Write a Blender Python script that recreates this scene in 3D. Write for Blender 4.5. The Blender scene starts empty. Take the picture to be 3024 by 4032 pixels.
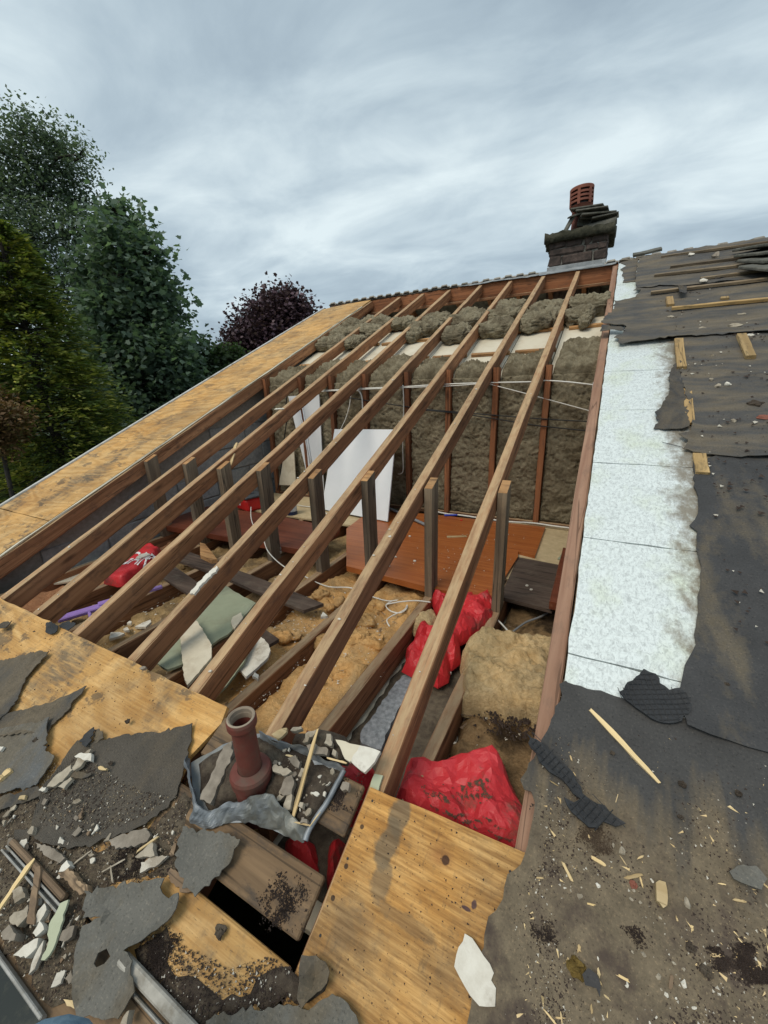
import bpy, bmesh, math, random
import numpy as np
from mathutils import Vector, Matrix, noise
from mathutils.geometry import delaunay_2d_cdt
random.seed(7)
SC = bpy.context.scene
COL = SC.collection
rad = math.radians

# ------------------------------------------------------------------ camera
ZC = 4.6                                   # camera height over the garden
YAW, PIT, ROL, TH = rad(28.46), rad(17.99), rad(-2.094), rad(23.5)
FPX = 853.6*3024/1659                      # focal length in photograph pixels
def _axes():
    fw = Vector((-math.sin(YAW)*math.cos(PIT), math.cos(YAW)*math.cos(PIT), -math.sin(PIT)))
    rt = Vector((math.cos(YAW), math.sin(YAW), 0)); up = rt.cross(fw)
    return rt*math.cos(ROL)+up*math.sin(ROL), up*math.cos(ROL)-rt*math.sin(ROL), fw
RT, UP, FW = _axes()
cam = bpy.data.cameras.new('Camera'); camo = bpy.data.objects.new('Camera', cam); COL.objects.link(camo)
camo.matrix_world = Matrix(((RT.x, UP.x, -FW.x, 0), (RT.y, UP.y, -FW.y, 0), (RT.z, UP.z, -FW.z, ZC), (0, 0, 0, 1)))
cam.sensor_fit = 'HORIZONTAL'; cam.sensor_width = 36; cam.lens = 36*853.6/1659
cam.clip_start = 0.02; cam.clip_end = 3000
SC.camera = camo

# ------------------------------------------------------------------ light
SUN_EL, SUN_AZ = 55, 200
sun = bpy.data.lights.new('Sun', 'SUN'); sun.energy = 1.5; sun.angle = rad(30); sun.color = (1, .90, .75)
suno = bpy.data.objects.new('Sun', sun); COL.objects.link(suno)
_d = Vector((math.sin(rad(SUN_AZ))*math.cos(rad(SUN_EL)), math.cos(rad(SUN_AZ))*math.cos(rad(SUN_EL)), math.sin(rad(SUN_EL))))
suno.rotation_euler = _d.to_track_quat('Z', 'Y').to_euler(); suno.location = (0, 0, 30)
SC.view_settings.view_transform = 'Standard'; SC.view_settings.look = 'None'
SC.view_settings.exposure = 0.34; SC.view_settings.gamma = 1.0; SC.view_settings.use_curve_mapping = False

class NT:
    """small helper for writing node trees"""
    def __init__(s, tree): s.t = tree; s.n = tree.nodes; s.l = tree.links; s.n.clear()
    def new(s, typ, **kw):
        nd = s.n.new(typ)
        for k, v in kw.items(): setattr(nd, k, v)
        return nd
    def put(s, sock, v):
        if v is None: return
        if isinstance(v, bpy.types.NodeSocket): s.l.new(v, sock)
        else:
            if hasattr(sock.default_value, '__len__') and not hasattr(v, '__len__'): v = [v]*len(sock.default_value)
            if hasattr(sock.default_value, '__len__') and len(sock.default_value) == 4 and len(v) == 3: v = (*v, 1)
            sock.default_value = v
    def obj(s): return s.new('ShaderNodeTexCoord').outputs['Object']
    def pos(s): return s.new('ShaderNodeNewGeometry').outputs['Position']
    def island(s): return s.new('ShaderNodeNewGeometry').outputs['Random Per Island']
    def rnd(s): return s.new('ShaderNodeObjectInfo').outputs['Random']
    def mapv(s, v, sc=(1, 1, 1), loc=(0, 0, 0), rot=(0, 0, 0)):
        m = s.new('ShaderNodeMapping'); s.put(m.inputs[0], v)
        for i, a in ((1, loc), (2, rot), (3, sc)): s.put(m.inputs[i], a)
        return m.outputs[0]
    def noise(s, v, scale=5, detail=4, rough=.55, dist=0, col=False):
        m = s.new('ShaderNodeTexNoise'); s.put(m.inputs['Vector'], v)
        for k, a in (('Scale', scale), ('Detail', detail), ('Roughness', rough), ('Distortion', dist)): s.put(m.inputs[k], a)
        return m.outputs['Color' if col else 'Fac']
    def vor(s, v, scale=5, feat='F1', out='Distance'):
        m = s.new('ShaderNodeTexVoronoi', feature=feat); s.put(m.inputs['Vector'], v); s.put(m.inputs['Scale'], scale)
        return m.outputs[out]
    def wave(s, v, scale=5, dist=5, detail=2, dsc=1):
        m = s.new('ShaderNodeTexWave', wave_type='BANDS', bands_direction='Y'); s.put(m.inputs['Vector'], v)
        for k, a in (('Scale', scale), ('Distortion', dist), ('Detail', detail), ('Detail Scale', dsc)): s.put(m.inputs[k], a)
        return m.outputs['Fac']
    def ramp(s, f, a, b, lo=(0, 0, 0), hi=(1, 1, 1)):
        m = s.new('ShaderNodeValToRGB'); e = m.color_ramp.elements
        e[0].position = a; e[1].position = b; e[0].color = (*lo, 1); e[1].color = (*hi, 1); s.put(m.inputs[0], f)
        return m.outputs[0]
    def ramps(s, f, stops):
        m = s.new('ShaderNodeValToRGB'); cr = m.color_ramp
        while len(cr.elements) < len(stops): cr.elements.new(.5)
        for e, (p, c) in zip(cr.elements, stops): e.position = p; e.color = (*c, 1)
        s.put(m.inputs[0], f); return m.outputs[0]
    def mix(s, f, a, b, bl='MIX'):
        m = s.new('ShaderNodeMix', data_type='RGBA', blend_type=bl); m.clamp_factor = True
        s.put(m.inputs[0], f); s.put(m.inputs[6], a); s.put(m.inputs[7], b); return m.outputs[2]
    def math(s, op, a, b=None, c=None, clamp=False):
        m = s.new('ShaderNodeMath', operation=op); m.use_clamp = clamp
        for i, v in enumerate((a, b, c)): s.put(m.inputs[i], v)
        return m.outputs[0]
    def vm(s, op, a, b=None, out=0):
        m = s.new('ShaderNodeVectorMath', operation=op); s.put(m.inputs[0], a)
        if b is not None: s.put(m.inputs[1], b)
        return m.outputs[out]
    def sep(s, v): return s.new_sep(v)
    def new_sep(s, v):
        m = s.new('ShaderNodeSeparateXYZ'); s.put(m.inputs[0], v); return m.outputs
    def comb(s, x, y, z):
        m = s.new('ShaderNodeCombineXYZ')
        for i, v in enumerate((x, y, z)): s.put(m.inputs[i], v)
        return m.outputs[0]
    def bump(s, h, st=.5, d=.01, nrm=None):
        m = s.new('ShaderNodeBump'); s.put(m.inputs['Height'], h); s.put(m.inputs['Strength'], st); s.put(m.inputs['Distance'], d)
        if nrm is not None: s.put(m.inputs['Normal'], nrm)
        return m.outputs[0]

# overcast sky: Nishita air behind an almost closed, streaky cloud layer
W = bpy.data.worlds.new('World'); SC.world = W; W.use_nodes = True
n = NT(W.node_tree)
sky = n.new('ShaderNodeTexSky', sky_type='NISHITA'); sky.sun_disc = False
sky.sun_elevation = rad(SUN_EL); sky.sun_rotation = rad(SUN_AZ)
dirv = n.new('ShaderNodeTexCoord').outputs['Generated']
sx, sy, sz = n.sep(dirv)[:3]
den = n.math('ADD', n.math('MAXIMUM', sz, 0.0), .16)
cp = n.comb(n.math('DIVIDE', sx, den), n.math('DIVIDE', sy, den), 0.0)
cr_ = n.mapv(cp, sc=(.55, 1.15, 1), rot=(0, 0, rad(-38)), loc=(3.1, 1.35, 0))
big = n.noise(cr_, .75, 5, .5, .5)
mid = n.noise(n.mapv(cp, sc=(.85, 1.3, 1), rot=(0, 0, rad(-30)), loc=(7, 2, 0)), 2.0, 7, .58, .5)
fine = n.noise(n.mapv(cp, sc=(.9, 1.2, 1), rot=(0, 0, rad(-25)), loc=(1, 5, 3)), 5.0, 4, .5, .2)
cl = n.math('ADD', n.math('MULTIPLY', big, .60), n.math('ADD', n.math('MULTIPLY', mid, .33), n.math('MULTIPLY', fine, .07)))
ccol = n.ramps(cl, [(.39, (.295, .37, .43)), (.46, (.37, .455, .512)), (.525, (.475, .565, .612)), (.61, (.635, .725, .75))])
ccol = n.mix(1.0, ccol, (10.0, 10.0, 10.0), 'MULTIPLY')
skc = n.mix(.93, sky.outputs[0], ccol)
bg = n.new('ShaderNodeBackground'); n.put(bg.inputs[0], skc); bg.inputs[1].default_value = .1
ow = n.new('ShaderNodeOutputWorld'); n.l.new(bg.outputs[0], ow.inputs[0])

# ------------------------------------------------------------------ frames and measuring
D = 1.25                                   # camera height square to the roof plane
VX, VY, VZ = Vector((1, 0, 0)), Vector((0, 1, 0)), Vector((0, 0, 1))
RS_, RN_ = Vector((0, math.cos(TH), math.sin(TH))), Vector((0, -math.sin(TH), math.cos(TH)))
CAM = Vector((0, 0, ZC))
class Fr:
    def __init__(s, o, ax, ay, az): s.o, s.ax, s.ay, s.az = Vector(o), Vector(ax), Vector(ay), Vector(az)
    def P(s, a, b, c=0): return s.o+s.ax*a+s.ay*b+s.az*c
    def M(s, o): return Matrix(((s.ax.x, s.ay.x, s.az.x, o.x), (s.ax.y, s.ay.y, s.az.y, o.y), (s.ax.z, s.ay.z, s.az.z, o.z), (0, 0, 0, 1)))
ROOF = Fr(CAM-RN_*D, VX, RS_, RN_)
def FLOOR(z): return Fr((0, 0, ZC+z), VX, VY, VZ)
def WALL(y): return Fr((0, y, ZC), VX, VZ, -VY)
VIEW = {'c0': (0, 0, 3024/1659), 'c1': (0, 300, .9114), 'c2': (1200, 600, 1.0995), 'c3': (0, 1800, .9114), 'c4': (1300, 1800, 1.0392),
 'c5': (0, 2600, .9114), 'c6': (1300, 2600, 1.0392), 'd1': (1000, 1000, .60277), 'd2': (2000, 650, .61724), 'd3': (900, 1400, .48222),
 'd4': (600, 1900, .48222), 'd5': (1400, 1900, .60277), 'd6': (700, 2700, .5425), 'd7': (0, 3100, .48222), 'e1': (2324, 900, .4522),
 'e2': (0, 2250, .42194), 'e3': (0, 2000, .48222), 'e4': (0, 400, .72347), 'e5': (700, 1050, .42194), 'g1': (2100, 2600, .55696),
 'g2': (2000, 3300, .61724), 'g3': (600, 3400, .5425)}
def ray(v, x, y):
    o = VIEW[v]; u, w = o[0]+x*o[2], o[1]+y*o[2]
    return RT*((u-1512)/FPX)-UP*((w-2016)/FPX)+FW
def fp(fr, v, x, y, c=0.0):                # a surveyed point of the photograph on a plane of the building
    r = ray(v, x, y); t = (fr.o+fr.az*c-CAM).dot(fr.az)/r.dot(fr.az); p = CAM+r*t-fr.o
    return p.dot(fr.ax), p.dot(fr.ay)
def pts(fr, v, L, c=0.0): return [fp(fr, v, x, y, c) for x, y in L]
def onD(v, x, y, d):
    r = ray(v, x, y); return CAM+r*(d/math.hypot(r.x, r.y))
def wz(y): return ZC-D*math.cos(TH)+(y-D*math.sin(TH))*math.tan(TH)   # roof plane height over depth y

# ------------------------------------------------------------------ objects
MW = {}
def setm(o, m, parent=None):
    MW[o.name] = m
    if parent is not None:
        o.parent = parent; o.matrix_basis = MW[parent.name].inverted() @ m
    else: o.matrix_basis = m
def tag(o, label=None, cat=None, group=None, kind=None):
    if label: o['label'] = label
    if cat: o['category'] = cat
    if group: o['group'] = group
    if kind: o['kind'] = kind
    return o
def empty(name, loc, label, cat, group=None):
    o = bpy.data.objects.new(name, None); COL.objects.link(o); o.empty_display_size = .1
    setm(o, Matrix.Translation(Vector(loc))); return tag(o, label, cat, group)
def link_mesh(name, me, m, parent=None):
    o = bpy.data.objects.new(name, me); COL.objects.link(o); setm(o, m, parent); return o
def add(name, fr, V, F, mat, parent=None, smooth=False):
    """one mesh object; vertices in frame coordinates, origin at the base of the thing"""
    A = np.array(V, float); c = (A.min(0)+A.max(0))/2; c[2] = A[:, 2].min()
    A = A-c
    me = bpy.data.meshes.new(name); me.from_pydata(A.tolist(), [], F); me.materials.append(mat)
    if smooth: me.polygons.foreach_set('use_smooth', [True]*len(me.polygons))
    me.update()
    return link_mesh(name, me, fr.M(fr.P(*c)), parent)
BOXF = [(0, 3, 2, 1), (4, 5, 6, 7), (0, 1, 5, 4), (1, 2, 6, 5), (2, 3, 7, 6), (3, 0, 4, 7)]
def boxv(x0, x1, y0, y1, z0, z1): return [(x0, y0, z0), (x1, y0, z0), (x1, y1, z0), (x0, y1, z0), (x0, y0, z1), (x1, y0, z1), (x1, y1, z1), (x0, y1, z1)]
def cbox(x0, x1, y0, y1, z0, z1, b=.004):
    """box with chamfered edges"""
    bm = bmesh.new(); vs = [bm.verts.new(v) for v in boxv(x0, x1, y0, y1, z0, z1)]
    for f in BOXF: bm.faces.new([vs[i] for i in f])
    bmesh.ops.bevel(bm, geom=bm.edges[:], offset=b, segments=1, affect='EDGES', profile=.5)
    V = [tuple(v.co) for v in bm.verts]; bm.verts.index_update(); F = [[v.index for v in f.verts] for f in bm.faces]; bm.free(); return V, F
def box(name, fr, x0, x1, y0, y1, z0, z1, mat, parent=None, b=.004):
    V, F = cbox(x0, x1, y0, y1, z0, z1, b); return add(name, fr, V, F, mat, parent)
def beam(name, p0, p1, w, h, up, mat, parent=None, seg=10, jit=.0015, ch=.004, wp=0):
    """sawn timber between two world points; local X runs along the grain"""
    p0, p1 = Vector(p0), Vector(p1); ax = (p1-p0); L = ax.length; ax /= L
    ay = Vector(up).cross(ax).normalized(); az = ax.cross(ay); fr = Fr(p0, ax, ay, az)
    pr = [(-w/2+ch, -h/2), (w/2-ch, -h/2), (w/2, -h/2+ch), (w/2, h/2-ch), (w/2-ch, h/2), (-w/2+ch, h/2), (-w/2, h/2-ch), (-w/2, -h/2+ch)]
    V, F = [], []; rr = random.Random(name+str(round(p0.x*99)))
    for i in range(seg+1):
        t = i/seg; bw = math.sin(t*3.14)*wp
        for a, b in pr: V.append((t*L, a+rr.uniform(-jit, jit)+bw, b+rr.uniform(-jit, jit)))
    for i in range(seg):
        for k in range(8): F.append((i*8+k, i*8+(k+1) % 8, (i+1)*8+(k+1) % 8, (i+1)*8+k))
    F.append(tuple(range(7, -1, -1))); F.append(tuple(seg*8+k for k in range(8)))
    return add(name, fr, V, F, mat, parent)
def inpoly(P, poly):
    P = np.asarray(P, float); x, y = P[:, 0], P[:, 1]; c = np.zeros(len(P), bool); q = np.asarray(poly, float); m = len(q)
    for i in range(m):
        x0, y0 = q[i]; x1, y1 = q[(i+1) % m]
        k = ((y0 > y) != (y1 > y))
        with np.errstate(divide='ignore', invalid='ignore'): xi = (x1-x0)*(y-y0)/(y1-y0+1e-15)+x0
        c ^= k & (x < xi)
    return c
def edist(P, poly):
    P = np.asarray(P, float); q = np.asarray(poly, float); r = np.full(len(P), 1e9)
    for i in range(len(q)):
        a, b = q[i], q[(i+1) % len(q)]; ab = b-a; t = np.clip(((P-a)@ab)/max(ab@ab, 1e-12), 0, 1)
        r = np.minimum(r, np.hypot(*(P-(a+t[:, None]*ab)).T))
    return r
def ragged(poly, seg=.03, amp=.004, seed=0):
    rr = random.Random(seed); out = []; m = len(poly)
    for i in range(m):
        a, b = Vector(poly[i]), Vector(poly[(i+1) % m]); L = (b-a).length; k = max(1, int(L/seg)); nn = Vector((-(b-a).y, (b-a).x))/max(L, 1e-9)
        for j in range(k):
            p = a+(b-a)*(j/k)+(nn*rr.gauss(0, amp) if j else Vector((0, 0))); out.append((p.x, p.y))
    return out
def area2(p): return sum(p[i][0]*p[(i+1) % len(p)][1]-p[(i+1) % len(p)][0]*p[i][1] for i in range(len(p)))
def fill(poly, res, holes=(), jit=.3, seed=1):
    rr = np.random.default_rng(seed); q = np.array(poly); lo, hi = q.min(0), q.max(0)
    gx, gy = np.arange(lo[0], hi[0], res), np.arange(lo[1], hi[1], res)
    G = np.array([(a, b) for a in gx for b in gy]) if len(gx)*len(gy) else np.zeros((0, 2))
    if len(G):
        G = G+rr.uniform(-jit, jit, G.shape)*res; k = inpoly(G, poly) & (edist(G, poly) > res*.4)
        for h in holes: k &= ~inpoly(G, h) & (edist(G, h) > res*.4)
        G = G[k]
    P = [Vector(p) for p in poly]; E = [(i, (i+1) % len(poly)) for i in range(len(poly))]
    for h in holes:
        b = len(P); P += [Vector(p) for p in h]; E += [(b+i, b+(i+1) % len(h)) for i in range(len(h))]
    P += [Vector(p) for p in G.tolist()]
    r = delaunay_2d_cdt(P, E, [], 0, 1e-7); V2 = np.array([tuple(v) for v in r[0]]); T = np.array([f for f in r[2] if len(f) == 3])
    c = V2[T].mean(1); k = inpoly(c, poly)
    for h in holes: k &= ~inpoly(c, h)
    T = T[k]; a, b, d = V2[T[:, 0]], V2[T[:, 1]], V2[T[:, 2]]
    neg = ((b-a)[:, 0]*(d-a)[:, 1]-(b-a)[:, 1]*(d-a)[:, 0]) < 0; T[neg] = T[neg][:, ::-1]
    return V2, T
def solid(V2, T, top, bot):
    m = len(V2); V = [(x, y, t) for (x, y), t in zip(V2, top)]+[(x, y, t) for (x, y), t in zip(V2, bot)]
    F = [tuple(t) for t in T.tolist()]+[(t[2]+m, t[1]+m, t[0]+m) for t in T.tolist()]
    es = {}
    for t in T.tolist():
        for i in range(3): es[(t[i], t[(i+1) % 3])] = 1
    for (a, b) in es:
        if (b, a) not in es: F.append((b, a, a+m, b+m))
    return V, F
def fbm(x, y, z=0, o=4): return noise.fractal(Vector((x, y, z)), 1.0, 2.0, o)
def sheet(name, fr, poly, n0, th, mat, parent=None, res=.06, wob=.0, wsc=6, rag=(.03, .003), seed=1, holes=(), curl=0, curlr=.05, hf=None, smooth=True):
    """thin sheet on a plane with ragged edge, gentle waves and lifted rim"""
    p = ragged(poly, *rag, seed=seed); V2, T = fill(p, res, holes, seed=seed); e = edist(V2, poly)
    h = np.array([n0+wob*(fbm(x*wsc, y*wsc, seed*3.3)+.6) for x, y in V2])
    if curl: h = h+curl*np.maximum(0, 1-e/curlr)**2*np.array([max(0, .5+fbm(x*5, y*5, seed*7.7)) for x, y in V2])
    if hf: h = h+np.array([hf(x, y) for x, y in V2])
    V, F = solid(V2, T, h+th, h); return add(name, fr, V, F, mat, parent, smooth=False)
def crumple(x, y, seed, sc):
    rr_ = random.Random(seed); h = 0.0; wx, wy = fbm(x*5, y*5, seed, 2)*.05, fbm(y*5, x*5, seed+9, 2)*.05
    for k in range(9):                     # folds of thin film: straight-ish creases crossing at random
        a = rr_.uniform(0, 3.14); f = sc*rr_.uniform(.35, 2.2); t = ((x+wx)*math.cos(a)+(y+wy)*math.sin(a))*f+rr_.random(); t = abs((t % 1)*2-1); h += (abs(t)-.45)*1.15/(1+f/sc*1.1)
    return h
def pillow(name, fr, poly, n0, th, mat, parent=None, res=.03, r=.06, amp=.012, sc=9, seed=1, hard=False, rag=(.03, .005), hf=None, pw=.5, shag=0, facet=0):
    """soft lump: rounded rim, lumpy top"""
    p = ragged(poly, *rag, seed=seed); V2, T = fill(p, res, seed=seed); e = edist(V2, p)
    q = 1-np.clip(1-e/r, 0, 1)**2; q = q**pw
    if hard: nz = np.array([crumple(x, y, seed, sc) for x, y in V2])
    else: nz = np.array([fbm(x*sc, y*sc, seed*5.1, 5)+.35*fbm(x*sc*4, y*sc*4, seed, 3) for x, y in V2])
    top = n0+th*q+amp*nz*(.35+.65*q)+.002
    if hf: top = top+np.array([hf(x, y) for x, y in V2])*q
    if shag: top = top+shag*np.array([1-2.0*abs(fbm(x*16+2*fbm(x*7, y*7, 1), y*30+2*fbm(y*6, x*6, 4), seed*1.7, 4))+.5*(1-2*abs(fbm(x*55, y*75, seed, 2))) for x, y in V2])*(.3+.7*q)
    if facet: top = top+np.random.default_rng(seed).normal(0, facet, len(top))*(.4+.6*q)
    top = np.maximum(top, n0+.001)
    V, F = solid(V2, T, top, np.full(len(V2), n0)); return add(name, fr, V, F, mat, parent, smooth=not facet)
def catmull(P, k=8):
    P = [Vector(p) for p in P]; out = []
    for i in range(len(P)-1):
        a, b, c, d = P[max(i-1, 0)], P[i], P[i+1], P[min(i+2, len(P)-1)]
        for j in range(k):
            t = j/k; out.append(.5*((2*b)+(c-a)*t+(2*a-5*b+4*c-d)*t*t+(3*b-a-3*c+d)*t*t*t))
    return out+[P[-1]]
def tubem(P, r, seg=6, r1=None):
    V, F = [], []; N_ = len(P); ref = Vector((.3, .2, .9))
    for i, p in enumerate(P):
        t = (P[min(i+1, N_-1)]-P[max(i-1, 0)]).normalized(); a = t.cross(ref)
        if a.length < 1e-3: a = t.cross(Vector((1, 0, 0)))
        a.normalize(); b = t.cross(a); rr = r if r1 is None else r+(r1-r)*i/(N_-1)
        for k in range(seg):
            w = 2*math.pi*k/seg; V.append(tuple(p+(a*math.cos(w)+b*math.sin(w))*rr))
    for i in range(N_-1):
        for k in range(seg): F.append((i*seg+k, i*seg+(k+1) % seg, (i+1)*seg+(k+1) % seg, (i+1)*seg+k))
    F.append(tuple(range(seg-1, -1, -1))); F.append(tuple((N_-1)*seg+k for k in range(seg))); return V, F
WORLD = Fr((0, 0, 0), VX, VY, VZ)
def tube(name, P, r, mat, parent=None, smooth_path=True, seg=6, r1=None, k=8):
    Q = catmull(P, k) if smooth_path else [Vector(p) for p in P]
    V, F = tubem(Q, r, seg, r1); return add(name, WORLD, V, F, mat, parent, smooth=True)
def lathe(prof, seg=24):
    """profile of (radius, height), closed outer to inner"""
    V, F = [], []; pp = []; m = len(prof)       # every profile step keeps its own ring of vertices, so its edges stay crisp
    for i in range(m): pp += [prof[i], prof[(i+1) % m]]
    for k in range(seg):
        w = 2*math.pi*k/seg
        for r, z in pp: V.append((r*math.cos(w), r*math.sin(w), z))
    q = len(pp)
    for k in range(seg):
        for i in range(0, q, 2): F.append((k*q+i, ((k+1) % seg)*q+i, ((k+1) % seg)*q+i+1, k*q+i+1))
    return V, F
def join(parts):
    V, F = [], []
    for v, f in parts: b = len(V); V += list(v); F += [tuple(i+b for i in q) for q in f]
    return V, F
def blobm(rx, ry, rz, amp, sc, seed, nu=22, nv=14, pw=.75, fine=0):
    """lumpy super-ellipsoid"""
    V, F = [], []
    sp = lambda a, p: math.copysign(abs(a)**p, a)
    for j in range(nv+1):
        v = -math.pi/2+math.pi*j/nv
        for i in range(nu):
            u = 2*math.pi*i/nu; d = Vector((sp(math.cos(v), pw)*sp(math.cos(u), pw), sp(math.cos(v), pw)*sp(math.sin(u), pw), sp(math.sin(v), pw)))
            p = Vector((d.x*rx, d.y*ry, d.z*rz)); k = fbm(p.x*sc+seed*9, p.y*sc, p.z*sc, 5)
            if fine: k += fine*(1-2.4*abs(fbm(p.x*34+2*k, p.y*48, p.z*34+seed, 3)))
            p += d.normalized()*amp*k; V.append(tuple(p))
    for j in range(nv):
        for i in range(nu): F.append((j*nu+i, j*nu+(i+1) % nu, (j+1)*nu+(i+1) % nu, (j+1)*nu+i))
    return V, F
def xf(V, m): return [tuple(m @ Vector(v)) for v in V]

# ------------------------------------------------------------------ materials
def mat(name, fn):
    m = bpy.data.materials.new(name); m.use_nodes = True; n = NT(m.node_tree)
    b = n.new('ShaderNodeBsdfPrincipled'); o = n.new('ShaderNodeOutputMaterial'); n.l.new(b.outputs[0], o.inputs[0])
    r = fn(n)
    for k, v in r.items(): n.put(b.inputs[k], v)
    return m
def roofuv(n):                             # metres across and up the roof slope
    q = n.vm('SUBTRACT', n.pos(), tuple(ROOF.o)); x = n.sep(q)[0]; s = n.vm('DOT_PRODUCT', q, tuple(RS_), out=1)
    return x, s, n.comb(x, s, 0.0)
def m_wood(name, dark, light, dirt=(.05, .045, .04), da=.35, rough=.8, gs=1.0, pale=None, top=None):
    def fn(n):
        c = n.vm('ADD', n.obj(), n.comb(n.math('MULTIPLY', n.rnd(), 37.0), n.math('MULTIPLY', n.rnd(), 11.0), 0.0))
        g = n.noise(n.mapv(c, (1.2*gs, 26*gs, 26*gs)), 1, 5, .6, .6); g2 = n.noise(n.mapv(c, (.5, 5, 5)), 1.6, 3, .5)
        saw = n.noise(n.mapv(c, (60, 2, 2)), 1, 2, .5)
        base = n.mix(n.ramp(g, .3, .72), dark, light)
        base = n.mix(n.ramp(g2, .35, .75), base, n.mix(1.0, base, (.72, .66, .62), 'MULTIPLY'))
        base = n.mix(1.0, base, n.ramp(n.rnd(), 0, 1, (.74, .73, .74), (1.22, 1.16, 1.08)), 'MULTIPLY')
        kn = n.vor(n.mapv(c, (2.6, 9, 9)), 1.0); base = n.mix(n.ramp(kn, .05, .16, (.8, .8, .8), (0, 0, 0)), base, tuple(q*.45 for q in dark))
        ck = n.math('ABSOLUTE', n.math('SUBTRACT', n.noise(n.mapv(c, (.7, 22, 22)), 1, 3, .5, .3), .52)); base = n.mix(n.ramp(ck, .004, .016, (.75, .75, .75), (0, 0, 0)), base, tuple(q*.35 for q in dark))
        sp = n.noise(n.mapv(c, (1, 2.2, 2.2)), 9, 6, .7)
        base = n.mix(n.math('MULTIPLY', n.ramp(sp, .52, .7), da), base, dirt)
        if pale: base = n.mix(n.math('MULTIPLY', n.ramp(n.noise(c, 5, 5, .65), .55, .7), .6), base, pale)
        if top:                            # dust and scuffs lie on the upper faces of the timber
            up_ = n.vm('DOT_PRODUCT', n.new('ShaderNodeNewGeometry').outputs['True Normal'], tuple(RN_), out=1); tn = n.noise(n.mapv(c, (1.5, 6, 6)), 7, 5, .68)
            base = n.mix(n.math('MULTIPLY', n.ramp(up_, .6, .8), n.ramp(tn, .34, .60, (.35, .35, .35), (.95, .95, .95))), base, n.mix(n.ramp(g, .3, .7), tuple(q*.72 for q in top), top))
        h = n.math('ADD', n.math('MULTIPLY', g, .6), n.math('MULTIPLY', saw, .4))
        return {'Base Color': base, 'Roughness': rough, 'Normal': n.bump(h, .55, .004), 'Specular IOR Level': .25}
    return mat(name, fn)
RAFTER = m_wood('rough sawn rafter timber', (.175, .078, .040), (.42, .22, .115), dirt=(.085, .050, .036), da=.7, top=(.53, .37, .21))
STUDM = m_wood('red stud timber', (.17, .07, .034), (.34, .15, .072), da=.45)
POSTM = m_wood('grey weathered post timber', (.13, .105, .078), (.30, .245, .175), da=.35)
JOIST = m_wood('brown joist timber', (.17, .082, .043), (.38, .21, .115), da=.45, top=(.46, .33, .20))
SAWN = m_wood('fresh sawn end grain', (.35, .19, .085), (.52, .32, .15), da=.55)
BATTEN = m_wood('yellow batten timber', (.36, .25, .11), (.60, .44, .22), dirt=(.06, .055, .04), da=.75)
GREYBAT = m_wood('weathered roof batten', (.15, .12, .085), (.33, .265, .18), dirt=(.05, .045, .035), da=.6)
SPLINT = m_wood('pale split wood', (.58, .44, .22), (.80, .66, .40), da=.15, gs=2)
OLDWOOD = m_wood('old grey brown offcut', (.17, .12, .08), (.36, .27, .18), da=.5)
DARKBOARD = m_wood('dark stained plank', (.055, .042, .036), (.115, .088, .074), dirt=(.16, .13, .1), da=.5)
PINK = m_wood('edge timber, pale pinkish', (.34, .19, .125), (.55, .35, .24), dirt=(.12, .09, .07), da=.45)
SARK = m_wood('old sarking board', (.13, .09, .055), (.30, .21, .125), dirt=(.06, .05, .042), da=.85)
def f_ply(n, stain=.5):
    x, s, v = roofuv(n); c = n.vm('ADD', v, n.comb(0.0, n.math('MULTIPLY', n.rnd(), 3.0), 0.0))
    w = n.noise(n.mapv(c, (1.1, 3.0, 1)), 1.3, 3, .5, .5)
    band = n.math('SINE', n.math('ADD', n.math('MULTIPLY', n.sep(c)[1], 46.0), n.math('MULTIPLY', w, 42.0)))
    fib = n.noise(n.mapv(c, (7, 150, 1)), 1, 4, .6)
    base = n.mix(n.math('MULTIPLY_ADD', band, .5, .5), (.56, .345, .13), (.69, .465, .21))
    base = n.mix(n.ramp(fib, .32, .72), n.mix(1.0, base, (.72, .64, .55), 'MULTIPLY'), base)
    base = n.mix(n.ramp(n.noise(v, 2.2, 4, .6), .4, .66), base, n.mix(1.0, base, (1.12, 1.0, .78), 'MULTIPLY'))
    st = n.noise(n.mapv(v, (2.4, 1.5, 1), (3, 1, 0)), 1.5, 6, .68); st2 = n.noise(n.mapv(v, (9, 60, 1)), 1, 4, .6)
    k = n.math('MULTIPLY', n.ramp(st, .49, .60), n.ramp(st2, .3, .6))
    base = n.mix(n.math('MULTIPLY', k, stain), base, (.085, .078, .065))
    res = n.noise(n.mapv(v, (2.2, 3.4, 1), (9, 4, 0), (0, 0, .5)), 2.0, 7, .72); base = n.mix(n.math('MULTIPLY', n.ramp(res, .56, .60), .85*stain), base, (.06, .055, .048))
    wet = n.noise(n.mapv(v, (1.2, .8, 1), (2, 7, 0)), 2.0, 5, .6); base = n.mix(n.math('MULTIPLY', n.ramp(wet, .50, .58), .22+.28*stain), base, n.mix(1.0, base, (.52, .47, .44), 'MULTIPLY'))
    spk = n.noise(n.mapv(v, (14, 60, 1)), 4, 3, .6); base = n.mix(n.math('MULTIPLY', n.ramp(spk, .62, .70), .65), base, (.10, .07, .04))
    gr = n.noise(v, 60, 4, .7); base = n.mix(n.math('MULTIPLY', n.ramp(gr, .55, .7), .35), base, (.17, .13, .08))
    kn = n.vor(n.mapv(v, (1, 1.5, 1), (.37, .22, 0)), 1.9); base = n.mix(n.ramp(kn, .018, .035, (1, 1, 1), (0, 0, 0)), base, (.07, .03, .015))
    return {'Base Color': base, 'Roughness': .72, 'Normal': n.bump(n.math('ADD', fib, n.math('MULTIPLY', band, .3)), .4, .002), 'Specular IOR Level': .3}
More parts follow.
